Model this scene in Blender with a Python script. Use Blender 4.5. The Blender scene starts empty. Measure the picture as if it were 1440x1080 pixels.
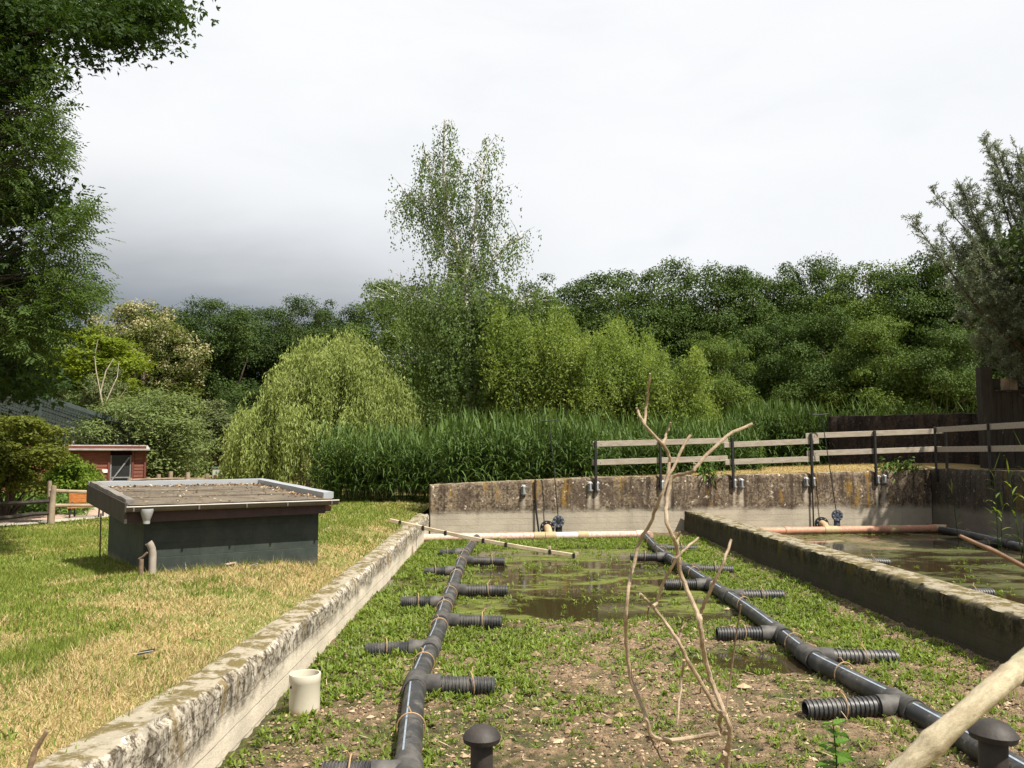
import bpy, math, random
import numpy as np
from mathutils import Vector, Matrix, noise as mnoise

rng = np.random.default_rng(7)
random.seed(7)
S = bpy.context.scene
COL = S.collection
R = math.radians

# ------------------------------------------------------------------ camera
F = 1165.0; CAM_H = 2.1; PITCH = math.atan(99 / F); YAW = R(-0.39)
cam_d = bpy.data.cameras.new('camera'); cam = bpy.data.objects.new('camera', cam_d); COL.objects.link(cam)
cam_d.sensor_width = 17.3; cam_d.lens = F / 1440 * 17.3
cam_d.clip_start = 0.05; cam_d.clip_end = 2000
cam.location = (0, 0, CAM_H); cam.rotation_euler = (R(90) + PITCH, 0, YAW)
cam_d.dof.use_dof = True; cam_d.dof.focus_distance = 9.0; cam_d.dof.aperture_fstop = 5.6
S.camera = cam

# ------------------------------------------------------------------ light, sky, exposure
LIGHT = Vector((-0.43, 0.31, -0.85)).normalized()
sun_d = bpy.data.lights.new('sun', 'SUN'); sun = bpy.data.objects.new('sun', sun_d); COL.objects.link(sun)
sun_d.energy = 5.0; sun_d.angle = R(0.55); sun_d.color = (1.0, 0.95, 0.85)
sun.rotation_euler = LIGHT.to_track_quat('-Z', 'Y').to_euler()
sun.location = (0, 0, 40)
W = bpy.data.worlds.new('World'); S.world = W; W.use_nodes = True
S.view_settings.view_transform = 'Standard'; S.view_settings.look = 'None'
S.view_settings.exposure = 1.0; S.view_settings.gamma = 1.0; S.view_settings.use_curve_mapping = False
S.cycles.max_bounces = 6; S.cycles.transparent_max_bounces = 8
S.cycles.use_denoising = True


class NT:
    """small node helper"""
    def __init__(s, tree):
        s.t = tree; tree.nodes.clear()
    def n(s, typ, **kw):
        nd = s.t.nodes.new(typ)
        for k, v in kw.items(): setattr(nd, k, v)
        return nd
    def set(s, sock, v):
        if isinstance(v, bpy.types.NodeSocket): s.t.links.new(v, sock)
        elif isinstance(v, (tuple, list)) and len(v) == 3 and sock.type == 'RGBA': sock.default_value = (*v, 1)
        else: sock.default_value = v
    def coord(s, which='Object'):
        return s.n('ShaderNodeTexCoord').outputs[which]
    def mapping(s, vec, scale=(1, 1, 1), loc=(0, 0, 0), rot=(0, 0, 0)):
        m = s.n('ShaderNodeMapping'); s.set(m.inputs['Vector'], vec)
        m.inputs['Scale'].default_value = scale; m.inputs['Location'].default_value = loc; m.inputs['Rotation'].default_value = rot
        return m.outputs[0]
    def noise(s, vec, scale=5, detail=4, rough=.55, dist=0, out=0):
        m = s.n('ShaderNodeTexNoise'); s.set(m.inputs['Vector'], vec)
        m.inputs['Scale'].default_value = scale; m.inputs['Detail'].default_value = detail
        m.inputs['Roughness'].default_value = rough; m.inputs['Distortion'].default_value = dist
        return m.outputs[out]
    def voro(s, vec, scale=5, out='Distance', feature='F1'):
        m = s.n('ShaderNodeTexVoronoi', feature=feature); s.set(m.inputs['Vector'], vec); m.inputs['Scale'].default_value = scale
        return m.outputs[out]
    def math(s, op, a, b=0.0, c=None, clamp=False):
        m = s.n('ShaderNodeMath', operation=op, use_clamp=clamp); s.set(m.inputs[0], a); s.set(m.inputs[1], b)
        if c is not None: s.set(m.inputs[2], c)
        return m.outputs[0]
    def smooth(s, v, a, b, lo=0.0, hi=1.0):
        m = s.n('ShaderNodeMapRange', interpolation_type='SMOOTHSTEP'); s.set(m.inputs[0], v)
        if a > b: a, b, lo, hi = b, a, hi, lo
        m.inputs[1].default_value = a; m.inputs[2].default_value = b; m.inputs[3].default_value = lo; m.inputs[4].default_value = hi
        return m.outputs[0]
    def mix(s, f, a, b, mode='MIX'):
        m = s.n('ShaderNodeMix', data_type='RGBA', blend_type=mode); s.set(m.inputs[0], f); s.set(m.inputs[6], a); s.set(m.inputs[7], b)
        return m.outputs[2]
    def ramp(s, f, stops):
        m = s.n('ShaderNodeValToRGB'); s.set(m.inputs[0], f); e = m.color_ramp.elements
        while len(e) < len(stops): e.new(.5)
        for k, (p, c) in enumerate(stops):
            e[k].position = p; e[k].color = (*c, 1) if len(c) == 3 else c
        return m.outputs[0]
    def attr(s, name, out='Fac'):
        m = s.n('ShaderNodeAttribute'); m.attribute_name = name; return m.outputs[out]
    def xyz(s, vec):
        m = s.n('ShaderNodeSeparateXYZ'); s.set(m.inputs[0], vec); return m.outputs
    def bump(s, h, strength=.5, dist=.01):
        m = s.n('ShaderNodeBump'); s.set(m.inputs['Height'], h); m.inputs['Strength'].default_value = strength; m.inputs['Distance'].default_value = dist
        return m.outputs[0]
    def bsdf(s, color, rough=.8, normal=None, metal=0, spec=.3):
        m = s.n('ShaderNodeBsdfPrincipled'); s.set(m.inputs['Base Color'], color); s.set(m.inputs['Roughness'], rough)
        m.inputs['Metallic'].default_value = metal; s.set(m.inputs['Specular IOR Level'], spec)
        if normal is not None: s.set(m.inputs['Normal'], normal)
        return m.outputs[0]
    def out(s, sh, kind='ShaderNodeOutputMaterial'):
        o = s.n(kind); s.t.links.new(sh, o.inputs['Surface'])


def new_mat(name):
    m = bpy.data.materials.new(name); m.use_nodes = True
    return m, NT(m.node_tree)


def build_world():
    n = NT(W.node_tree)
    d = n.coord('Generated'); x, y, z = n.xyz(d)
    sky = n.n('ShaderNodeTexSky', sky_type='NISHITA'); sky.sun_disc = False
    sky.sun_elevation = math.asin(-LIGHT.z); sky.sun_rotation = math.atan2(-LIGHT.x, -LIGHT.y)
    # cloud layer: direction stretched so that the clouds lie flat
    flat = n.mapping(d, scale=(1, 1, 2.6))
    big = n.noise(flat, 1.7, 5, .55, .3)
    fine = n.noise(flat, 4.5, 6, .6, .5)
    zz = n.math('ADD', z, n.math('MULTIPLY', n.math('SUBTRACT', big, .5), .16))
    low = n.smooth(zz, .34, .13)
    side = n.smooth(n.math('ADD', x, n.math('MULTIPLY', n.math('SUBTRACT', fine, .5), .25)), .16, -.26)
    bank = n.math('MULTIPLY', low, side)
    lit = n.mix(n.smooth(big, .35, .7), (7.2, 7.32, 7.42), (6.8, 6.95, 7.15))
    lit = n.mix(n.math('MULTIPLY', n.smooth(fine, .5, .75), .30), lit, (6.1, 6.3, 6.6))
    cl = n.mix(bank, lit, (1.65, 1.9, 2.2))
    gap = n.math('MULTIPLY', n.smooth(n.noise(n.mapping(flat, loc=(3.1, .4, 2.2)), 1.9, 4, .55), .60, .78), .16)
    c = n.mix(gap, cl, sky.outputs[0])
    b = n.n('ShaderNodeBackground'); n.set(b.inputs[0], c); b.inputs[1].default_value = 0.068
    n.out(b.outputs[0], 'ShaderNodeOutputWorld')
build_world()

# ------------------------------------------------------------------ picture measurements -> places in the world
def _axes():
    c, s = math.cos(PITCH), math.sin(PITCH); cy, sy = math.cos(YAW), math.sin(YAW)
    m = np.array([[cy, -sy, 0], [sy, cy, 0], [0, 0, 1]])
    return m @ [0, c, s], m @ [0, -s, c], m @ [1, 0, 0]
_f, _u, _r = _axes()
EYE = np.array([0, 0, CAM_H])
def ray(px, py): return _f + _r * ((px - 720) / F) - _u * ((py - 540) / F)
def gz(px, py, z):            # point of height z
    d = ray(px, py); return EYE + d * ((z - CAM_H) / d[2])
def gy(px, py, Y):            # point of distance Y
    d = ray(px, py); return EYE + d * (Y / d[1])
def xat(px, Y): return gy(px, 639, Y)[0]
def zat(py, Y): return gy(712, py, Y)[2]

# ------------------------------------------------------------------ object helpers
def tag(o, label=None, cat=None, group=None, kind=None):
    if label: o['label'] = label
    if cat: o['category'] = cat
    if group: o['group'] = group
    if kind: o['kind'] = kind
    return o

def empty(name, loc, label=None, cat=None, group=None):
    o = bpy.data.objects.new(name, None); COL.objects.link(o); o.location = loc; o.empty_display_size = .2
    return tag(o, label, cat, group)

def world_loc(o):
    v = np.zeros(3)
    while o is not None:
        v = v + np.array(o.location); o = o.parent
    return v

def link_mesh(name, me, mat, parent=None, loc=(0, 0, 0)):
    if mat is not None and not me.materials: me.materials.append(mat)
    o = bpy.data.objects.new(name, me); COL.objects.link(o); o.location = loc
    if parent is not None: o.parent = parent
    return o

def raw_mesh(name, V, faces, rnd=None, smooth=False):
    """V (n,3); faces: (m,k) array or list of such arrays"""
    if not isinstance(faces, list): faces = [faces]
    faces = [np.asarray(f, dtype=np.int32) for f in faces if len(f)]
    me = bpy.data.meshes.new(name)
    V = np.ascontiguousarray(V, dtype=np.float32)
    me.vertices.add(len(V)); me.vertices.foreach_set('co', V.ravel())
    li = np.concatenate([f.ravel() for f in faces]); tot = np.concatenate([np.full(len(f), f.shape[1], np.int32) for f in faces])
    st = np.concatenate([[0], np.cumsum(tot)[:-1]]).astype(np.int32)
    me.loops.add(len(li)); me.loops.foreach_set('vertex_index', li)
    me.polygons.add(len(tot)); me.polygons.foreach_set('loop_start', st)
    me.update(calc_edges=True)
    if smooth: me.polygons.foreach_set('use_smooth', np.ones(len(tot), bool))
    else: me.polygons.foreach_set('use_smooth', np.zeros(len(tot), bool))
    if rnd is not None:
        a = me.attributes.new('rnd', 'FLOAT', 'FACE'); a.data.foreach_set('value', np.ascontiguousarray(rnd, np.float32))
    return me

def np_obj(name, V, faces, mat, parent=None, rnd=None, smooth=False, origin=None):
    V = np.asarray(V, float)
    if parent is not None: off = world_loc(parent)
    elif origin is not None: off = np.array(origin, float)
    else: off = np.zeros(3)
    me = raw_mesh(name, V - off, faces, rnd, smooth)
    return link_mesh(name, me, mat, parent, (0, 0, 0) if parent is not None else off)

def unit(v):
    v = np.asarray(v, float); return v / (np.linalg.norm(v, axis=-1, keepdims=True) + 1e-9)

class MB:
    """collects simple solids; build() links them as one mesh"""
    def __init__(s): s.v = []; s.f = []; s.n = 0
    def add(s, V, Fs):
        s.v.append(np.asarray(V, float)); s.f += [[i + s.n for i in f] for f in Fs]; s.n += len(V); return s
    def box(s, c, size, rz=0.0, bev=0.0):
        x, y, z = [q / 2 for q in size]
        if bev > 0:
            b = bev; P = []
            for sz in (-1, 1):
                for (ax, ay) in ((x, y - b), (x - b, y), (-x + b, y), (-x, y - b), (-x, -y + b), (-x + b, -y), (x - b, -y), (x, -y + b)):
                    P.append((ax, ay, sz * (z - b)))
            for sz in (-1, 1):
                for (ax, ay) in ((x - b, y - b), (-x + b, y - b), (-x + b, -y + b), (x - b, -y + b)): P.append((ax, ay, sz * z))
            Fs = [[i, (i + 1) % 8, (i + 1) % 8 + 8, i + 8] for i in range(8)]
            Fs += [[19, 18, 17, 16], [20, 21, 22, 23]]
            for k, (t, lo) in enumerate(((20, 8), (16, 0))):
                for q in range(4):
                    a0, a1, a2 = lo + 2 * q, lo + 2 * q + 1, lo + (2 * q + 2) % 8
                    c0, c1 = t + q, t + (q + 1) % 4
                    if k == 0: Fs += [[a0, a1, c0], [a1, a2, c1, c0]]
                    else: Fs += [[a1, a0, c0], [a2, a1, c0, c1]]
            P = np.array(P)
        else:
            P = np.array([(i, j, k) for k in (-z, z) for j in (-y, y) for i in (-x, x)])
            Fs = [[0, 2, 3, 1], [4, 5, 7, 6], [0, 1, 5, 4], [2, 6, 7, 3], [0, 4, 6, 2], [1, 3, 7, 5]]
        if rz:
            co, si = math.cos(rz), math.sin(rz); P = P @ np.array([[co, si, 0], [-si, co, 0], [0, 0, 1]])
        return s.add(P + np.array(c), Fs)
    def beam(s, p, q, w, h, up=(0, 0, 1), bev=0.0):
        """box from p to q, w across, h in the up direction"""
        p = np.array(p, float); q = np.array(q, float); d = q - p; L = np.linalg.norm(d); d /= L
        side = np.cross(up, d); side /= np.linalg.norm(side); u = np.cross(d, side)
        t = MB().box((0, 0, 0), (L, w, h), bev=bev); P = t.v[0]
        P = (p + q) / 2 + P[:, :1] * d + P[:, 1:2] * side + P[:, 2:3] * u
        return s.add(P, t.f)
    def tube(s, pts, rad, n=8, cap=True):
        pts = np.asarray(pts, float); k = len(pts); rad = np.broadcast_to(np.asarray(rad, float), (k,))
        tan = np.gradient(pts, axis=0); tan = unit(tan)
        ref = np.array([0, 0, 1.0]) if abs(tan[0][2]) < .9 else np.array([1.0, 0, 0])
        a = np.linspace(0, 2 * np.pi, n, endpoint=False); V = []
        u = np.cross(ref, tan[0]); u /= np.linalg.norm(u)
        for i in range(k):
            u = u - tan[i] * (u @ tan[i]); u /= np.linalg.norm(u); w = np.cross(tan[i], u)
            V.append(pts[i] + rad[i] * (np.cos(a)[:, None] * u + np.sin(a)[:, None] * w))
        V = np.concatenate(V); Fs = []
        for i in range(k - 1):
            for j in range(n):
                Fs.append([i * n + j, i * n + (j + 1) % n, (i + 1) * n + (j + 1) % n, (i + 1) * n + j])
        if cap: Fs += [list(range(n))[::-1], [(k - 1) * n + j for j in range(n)]]
        return s.add(V, Fs)
    def cyl(s, p, q, r, n=16, r2=None, cap=True): return s.tube([p, q], [r, r if r2 is None else r2], n, cap)
    def lathe(s, prof, c=(0, 0, 0), n=20, axis='z', closed=False):
        a = np.linspace(0, 2 * np.pi, n, endpoint=False); V = []
        for r, h in prof:
            ring = np.stack([np.cos(a) * r, np.sin(a) * r, np.full(n, h)], 1)
            if axis == 'x': ring = np.stack([ring[:, 2], ring[:, 0], ring[:, 1]], 1)
            if axis == 'y': ring = np.stack([ring[:, 1], ring[:, 2], ring[:, 0]], 1)
            V.append(ring)
        V = np.concatenate(V) + np.array(c); k = len(prof); Fs = []
        for i in range(k - 1 if not closed else k):
            i2 = (i + 1) % k
            for j in range(n): Fs.append([i * n + j, i * n + (j + 1) % n, i2 * n + (j + 1) % n, i2 * n + j])
        return s.add(V, Fs)
    def ring(s, c, axis, R_, r, n=18, m=6, squash=1.0):
        axis = unit(axis); ref = np.array([0, 0, 1.0]) if abs(axis[2]) < .9 else np.array([1.0, 0, 0])
        u = unit(np.cross(ref, axis)); w = np.cross(axis, u); V = []; Fs = []
        for i in range(n):
            t = 2 * np.pi * i / n; e = math.cos(t) * u + math.sin(t) * w * squash
            for j in range(m):
                p = 2 * np.pi * j / m; V.append(np.array(c) + e * R_ + (e * math.cos(p) + axis * math.sin(p)) * r)
        for i in range(n):
            for j in range(m): Fs.append([i * m + j, ((i + 1) % n) * m + j, ((i + 1) % n) * m + (j + 1) % m, i * m + (j + 1) % m])
        return s.add(np.array(V), Fs)
    def mesh(s, name, smooth=False):
        V = np.concatenate(s.v); me = bpy.data.meshes.new(name)
        me.from_pydata(V.tolist(), [], s.f)
        if smooth: me.shade_smooth() if hasattr(me, 'shade_smooth') else None
        me.update(); return me
    def build(s, name, mat, parent=None, smooth=False, auto=None, kind=None, label=None):
        V = np.concatenate(s.v)
        if parent is not None: off = world_loc(parent)
        else: off = np.array([V[:, 0].mean(), V[:, 1].mean(), V[:, 2].min()])
        me = bpy.data.meshes.new(name); me.from_pydata((V - off).tolist(), [], s.f); me.update()
        if smooth:
            me.polygons.foreach_set('use_smooth', np.ones(len(me.polygons), bool))
            me.set_sharp_from_angle(angle=R(40))
        o = link_mesh(name, me, mat, parent, (0, 0, 0) if parent is not None else off)
        if kind: o['kind'] = kind
        if label: o['label'] = label
        return o

def copy_tree(o, parent=None):
    c = o.copy(); COL.objects.link(c)
    if parent is not None: c.parent = parent; c.matrix_parent_inverse = o.matrix_parent_inverse.copy()
    for ch in list(o.children): copy_tree(ch, c)
    return c

def smoothstep(a, b, x):
    t = np.clip((np.asarray(x, float) - a) / (b - a), 0, 1); return t * t * (3 - 2 * t)

def vnoise(x, y, seed=0):
    """cheap smooth value noise, vectorised, 0..1"""
    x = np.asarray(x, float); y = np.asarray(y, float)
    xi = np.floor(x).astype(np.int64); yi = np.floor(y).astype(np.int64); fx = x - xi; fy = y - yi
    fx = fx * fx * (3 - 2 * fx); fy = fy * fy * (3 - 2 * fy)
    def h(a, b):
        k = (a * 374761393 + b * 668265263 + seed * 1442695041) & 0xffffffff
        k = ((k ^ (k >> 13)) * 1274126177) & 0xffffffff
        return ((k ^ (k >> 16)) & 0xffff) / 65535.0
    return (h(xi, yi) * (1 - fx) + h(xi + 1, yi) * fx) * (1 - fy) + (h(xi, yi + 1) * (1 - fx) + h(xi + 1, yi + 1) * fx) * fy

def fnoise(x, y, seed=0, oct=4, gain=.5):
    v = 0; a = 1; t = 0
    for k in range(oct):
        v = v + a * vnoise(np.asarray(x) * 2 ** k, np.asarray(y) * 2 ** k, seed + k * 17); t += a; a *= gain
    return v / t

# ------------------------------------------------------------------ materials
def m_leaf(name, dark, light, trans=.3, rough=.62, nscale=.6, spec=.16):
    m, n = new_mat(name)
    r = n.attr('rnd'); big = n.noise(n.coord('Object'), nscale, 2, .5)
    f = n.math('ADD', n.math('MULTIPLY', r, .65), n.math('MULTIPLY', n.smooth(big, .3, .7), .35))
    c = n.mix(f, dark, light)
    p = n.bsdf(c, rough, spec=spec)
    t = n.n('ShaderNodeBsdfTranslucent'); n.set(t.inputs[0], n.mix(1.0, c, (1.25, 1.25, .65), 'MULTIPLY'))
    mx = n.n('ShaderNodeMixShader'); mx.inputs[0].default_value = trans
    n.t.links.new(p, mx.inputs[1]); n.t.links.new(t.outputs[0], mx.inputs[2]); n.out(mx.outputs[0]); return m

def m_plain(name, col, rough=.7, var=.25, scale=6, bump=.0, metal=0, spec=.3, stretch=(1, 1, 1), col2=None, bscale=None, bdist=.01):
    m, n = new_mat(name); v = n.mapping(n.coord('Object'), scale=stretch)
    f = n.noise(v, scale, 5, .6)
    c2 = col2 if col2 else tuple(q * (1 - var) for q in col)
    c = n.mix(n.smooth(f, .3, .7), col, c2)
    nb = n.bump(n.noise(v, bscale or scale * 4, 5, .65), bump, bdist) if bump else None
    n.out(n.bsdf(c, rough, nb, metal, spec)); return m

def m_bark(name, col, col2, scale=6, stretch=(1, 1, .25)):
    return m_plain(name, col, .9, .4, scale, .6, col2=col2, stretch=stretch, bdist=.03)

LEAF = dict(
    oak=m_leaf('oak_leaf', (.025, .050, .009), (.078, .120, .021), .22),
    oak_dark=m_leaf('dark_oak_leaf', (.020, .041, .009), (.060, .092, .018), .2),
    oak_light=m_leaf('light_oak_leaf', (.042, .074, .010), (.118, .168, .028), .25),
    weep=m_leaf('weeping_willow_leaf', (.14, .18, .045), (.34, .39, .13), .38),
    sallow=m_leaf('sallow_leaf', (.085, .13, .024), (.25, .315, .08), .42),
    birch=m_leaf('birch_leaf', (.062, .10, .030), (.155, .215, .07), .42),
    grey=m_leaf('grey_willow_leaf', (.055, .075, .024), (.145, .17, .07), .28),
    willowgrey=m_leaf('round_willow_leaf', (.075, .105, .03), (.19, .235, .085), .3),
    sea=m_leaf('sea_buckthorn_leaf', (.10, .125, .085), (.24, .275, .20), .22),
    cypress=m_leaf('cypress_leaf', (.08, .115, .008), (.20, .25, .02), .35),
    robinia=m_leaf('robinia_leaf', (.055, .075, .012), (.12, .15, .03), .32),
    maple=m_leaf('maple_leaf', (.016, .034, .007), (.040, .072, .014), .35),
    ash=m_leaf('ash_leaf', (.03, .055, .012), (.105, .16, .038), .4),
    jmaple=m_leaf('shrub_maple_leaf', (.06, .075, .010), (.15, .17, .026), .38),
    shrub=m_leaf('green_shrub_leaf', (.055, .095, .008), (.14, .20, .022), .35),
    cover=m_leaf('cover_leaf', (.045, .09, .016), (.12, .19, .035), .32),
    reed=m_leaf('reed_leaf', (.028, .058, .013), (.105, .16, .042), .3, .55, 1.2, .12),
    seedling=m_leaf('seedling_leaf', (.085, .13, .014), (.20, .26, .04), .38, .5, 1.5, .3),
    nettle=m_leaf('nettle_leaf', (.05, .11, .012), (.11, .20, .03), .35, .5, 4),
    weed=m_leaf('weed_leaf', (.08, .12, .015), (.18, .23, .04), .35),
    cream=m_leaf('cream_blossom', (.26, .235, .12), (.44, .40, .25), .3),
)
BARK = m_bark('brown_bark', (.10, .075, .05), (.045, .034, .024))
BARK_DARK = m_bark('dark_bark', (.035, .028, .02), (.018, .014, .010))
BARK_PALE = m_bark('pale_dead_wood', (.42, .36, .28), (.24, .20, .15), 10)

def mat_birch_bark():
    m, n = new_mat('birch_bark'); v = n.mapping(n.coord('Object'), scale=(1.2, 1.2, 5))
    f = n.noise(v, 2.2, 5, .6)
    c = n.mix(n.smooth(f, .52, .62), (.55, .53, .48), (.05, .045, .04))
    n.out(n.bsdf(c, .8)); return m
BIRCH = mat_birch_bark()

def mat_concrete(name, clean, crust, stain, band_lo, band_hi, lichen=(.30, .19, .05), streak=1.0, top_moss=.0, boards=True, along='x', green=0.0):
    """weathered concrete; above the band (object z) it carries a crust of stain, moss and lichen"""
    m, n = new_mat(name); co = n.coord('Object'); x, y, z = n.xyz(co)
    wob = n.noise(co, 2.5, 6, .65)
    h = n.math('ADD', z, n.math('MULTIPLY', n.math('SUBTRACT', wob, .5), .40))
    up = n.smooth(h, band_lo, band_hi)
    tall = n.mapping(co, scale=(4, 4, .35)); st = n.noise(tall, 1.6, 6, .62, .2)
    speck = n.noise(co, 16, 7, .75); mid = n.noise(co, 4.2, 6, .65)
    cl = n.mix(n.smooth(n.noise(co, 1.3, 5, .6), .35, .7), clean, tuple(q * .78 for q in clean))
    cl = n.mix(n.math('MULTIPLY', n.smooth(speck, .56, .7), .5), cl, tuple(q * .5 for q in clean))
    cl = n.mix(n.math('MULTIPLY', n.smooth(st, .52, .72), .45 * streak), cl, tuple(q * .45 for q in clean))
    cr = n.mix(n.smooth(speck, .42, .6), crust, stain)
    cr = n.mix(n.math('MULTIPLY', n.smooth(n.noise(n.mapping(co, loc=(2, 9, 4), scale=(1, 1, .6)), 2.3, 7, .7), .47, .60), min(.8, .25 + .8 * streak) if streak > .5 else .3), cr, stain)
    cr = n.mix(n.math('MULTIPLY', n.smooth(st, .46, .66), .85 if streak > .5 else .5), cr, tuple(q * .55 for q in stain))
    cr = n.mix(n.math('MULTIPLY', n.smooth(n.noise(n.mapping(co, loc=(7, 3, 1), scale=(2.2, 2.2, .5)), 1.5, 5, .6), .56, .68), .8), cr, lichen)
    cr = n.mix(n.smooth(n.noise(co, 9, 6, .7), .60, .68), cr, tuple(min(.62, q * 1.5) for q in clean))
    col = n.mix(up, cl, cr)
    if green:
        col = n.mix(n.math('MULTIPLY', n.smooth(mid, .4, .65), green), col, (.045, .05, .02))
    # tops: moss cushions and bare crust
    nz = n.xyz(n.n('ShaderNodeNewGeometry').outputs['Normal'])[2]
    topf = n.math('MULTIPLY', n.smooth(nz, .82, .97), top_moss)
    moss = n.mix(n.smooth(n.noise(co, 5.5, 6, .7), .44, .56), (.27, .235, .175), (.105, .08, .028))
    moss = n.mix(n.smooth(speck, .55, .68), moss, (.36, .325, .26))
    col = n.mix(topf, col, moss)
    wash = n.attr('wash'); col = n.mix(n.math('MULTIPLY', wash, .8), col, tuple(q * 1.0 for q in clean))
    hb = n.math('ADD', n.math('MULTIPLY', speck, .6), n.math('MULTIPLY', mid, n.math('ADD', n.math('MULTIPLY', up, 1.2), .2)))
    if boards:
        saw = n.math('FRACT', n.math('MULTIPLY', z, 1 / .15))
        line = n.math('SUBTRACT', 1.0, n.smooth(saw, 0, .06)); hb = n.math('SUBTRACT', hb, n.math('MULTIPLY', line, .18))
        col = n.mix(n.math('MULTIPLY', line, n.math('MULTIPLY', n.smooth(mid, .5, .7), .22)), col, tuple(q * .35 for q in clean))
    n.out(n.bsdf(col, .92, n.bump(hb, .75, .022), spec=.15)); return m

CONC_LEFT = mat_concrete('left_wall_concrete', (.56, .49, .39), (.46, .41, .33), (.06, .045, .028), .20, .36, (.17, .115, .035), .4, .95)
CONC_BACK = mat_concrete('back_wall_concrete', (.39, .34, .265), (.23, .18, .125), (.066, .046, .033), .58, .74, (.23, .13, .022), .6, .85)
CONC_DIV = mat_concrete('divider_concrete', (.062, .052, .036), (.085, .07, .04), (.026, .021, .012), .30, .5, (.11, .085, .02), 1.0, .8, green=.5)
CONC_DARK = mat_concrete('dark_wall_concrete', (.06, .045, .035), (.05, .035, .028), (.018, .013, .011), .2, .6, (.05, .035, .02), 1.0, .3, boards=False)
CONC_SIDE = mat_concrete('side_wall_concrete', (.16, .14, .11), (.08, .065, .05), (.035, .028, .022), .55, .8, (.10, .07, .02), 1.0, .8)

def mat_mud():
    m, n = new_mat('mud'); co = n.coord('Object'); x, y, z = n.xyz(co)
    a = n.noise(co, 1.1, 6, .62); b = n.noise(co, 9, 7, .7); c = n.noise(co, 38, 6, .75)
    dry = n.mix(n.smooth(b, .38, .64), (.275, .19, .115), (.13, .085, .05))
    dry = n.mix(n.smooth(c, .52, .66), dry, (.36, .27, .17))
    dry = n.mix(n.math('MULTIPLY', n.smooth(c, .47, .36), .8), dry, (.03, .022, .015))  # dark gaps between crumbs: shade of the hollows put into the colour
    dry = n.mix(n.math('MULTIPLY', n.smooth(a, .52, .68), .6), dry, (.085, .07, .03))
    wet = n.mix(n.smooth(b, .4, .6), (.05, .042, .02), (.09, .10, .026))
    wetf = n.smooth(n.math('ADD', z, n.math('MULTIPLY', n.math('SUBTRACT', b, .5), .05)), .045, .008)
    dry = n.mix(n.math('MULTIPLY', n.attr('wet'), .85), dry, n.mix(n.smooth(b, .42, .6), (.105, .115, .024), (.055, .045, .02)))
    col = n.mix(wetf, dry, wet)
    rough = n.math('SUBTRACT', .95, n.math('MULTIPLY', wetf, .5))
    hb = n.math('ADD', b, n.math('MULTIPLY', c, .6))
    n.out(n.bsdf(col, rough, n.bump(hb, 1.0, .05), spec=.2)); return m
MUD = mat_mud()

def mat_water(name, algae_lo, algae_hi, seed, alg=(.115, .135, .025)):
    m, n = new_mat(name); co = n.mapping(n.coord('Object'), loc=(seed, seed * .7, 0), scale=(.75, 1.3, 1))
    a = n.noise(co, .85, 6, .62, .6); b = n.noise(co, 7, 6, .7)
    f = n.smooth(n.math('ADD', a, n.math('MULTIPLY', n.math('SUBTRACT', b, .5), .32)), algae_lo, algae_hi)
    fl = n.smooth(n.noise(co, 22, 5, .7), .60, .66)
    f2 = n.math('MAXIMUM', f, n.math('MULTIPLY', fl, n.smooth(a, algae_lo - .14, algae_hi)))
    ac = n.mix(n.smooth(b, .35, .65), alg, tuple(q * .5 for q in alg))
    wat = n.bsdf(n.mix(n.smooth(b, .3, .7), (.035, .020, .010), (.024, .021, .009)), .045, n.bump(n.noise(co, 14, 3, .5), .05, .01), spec=.5)
    al = n.bsdf(ac, .75, n.bump(b, .5, .02), spec=.2)
    mx = n.n('ShaderNodeMixShader'); n.t.links.new(f2, mx.inputs[0]); n.t.links.new(wat, mx.inputs[1]); n.t.links.new(al, mx.inputs[2])
    n.out(mx.outputs[0]); return m
WATER = mat_water('pond_water', .485, .585, 3.3, (.12, .135, .024))
WATER2 = mat_water('green_pond_water', .47, .60, 9.1, (.062, .066, .018))

def mat_lawn(name='lawn_soil', k=0.0):
    m, n = new_mat(name); co = n.coord('Object')
    a = n.noise(co, .55, 5, .6); b = n.noise(co, 7, 6, .7); c = n.noise(co, 45, 4, .7)
    g = n.mix(n.smooth(b, .35, .65), (.125, .15, .035), (.19, .20, .055))
    d = n.mix(n.smooth(b, .4, .62), (.33, .24, .105), (.24, .17, .065))
    f = n.smooth(n.math('ADD', n.math('ADD', a, n.math('MULTIPLY', n.math('SUBTRACT', b, .5), .5)), k), .42, .56)
    col = n.mix(f, g, d); col = n.mix(n.math('MULTIPLY', n.smooth(c, .5, .35), .6), col, (.05, .04, .02))
    n.out(n.bsdf(col, .95, n.bump(n.math('ADD', b, c), .8, .03), spec=.1)); return m
LAWN = mat_lawn(); DRYBANK = mat_lawn('dry_bank_soil', .25)

def mat_grass(name, dryc=(.50, .395, .205), dryc2=(.34, .26, .115), g1=(.085, .14, .015), g2=(.22, .255, .045)):
    """blade colour: rnd below 0.5 is green, above is dry"""
    m, n = new_mat(name); r = n.attr('rnd')
    col = n.ramp(r, [(0, g1), (.45, g2), (.55, dryc2), (1, dryc)])
    p = n.bsdf(col, .7, spec=.2); t = n.n('ShaderNodeBsdfTranslucent'); n.set(t.inputs[0], col)
    mx = n.n('ShaderNodeMixShader'); mx.inputs[0].default_value = .3
    n.t.links.new(p, mx.inputs[1]); n.t.links.new(t.outputs[0], mx.inputs[2]); n.out(mx.outputs[0]); return m
GRASS = mat_grass('grass_blades'); BANKGRASS = mat_grass('bank_grass_blades', (.40, .29, .125), (.28, .19, .075))

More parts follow.
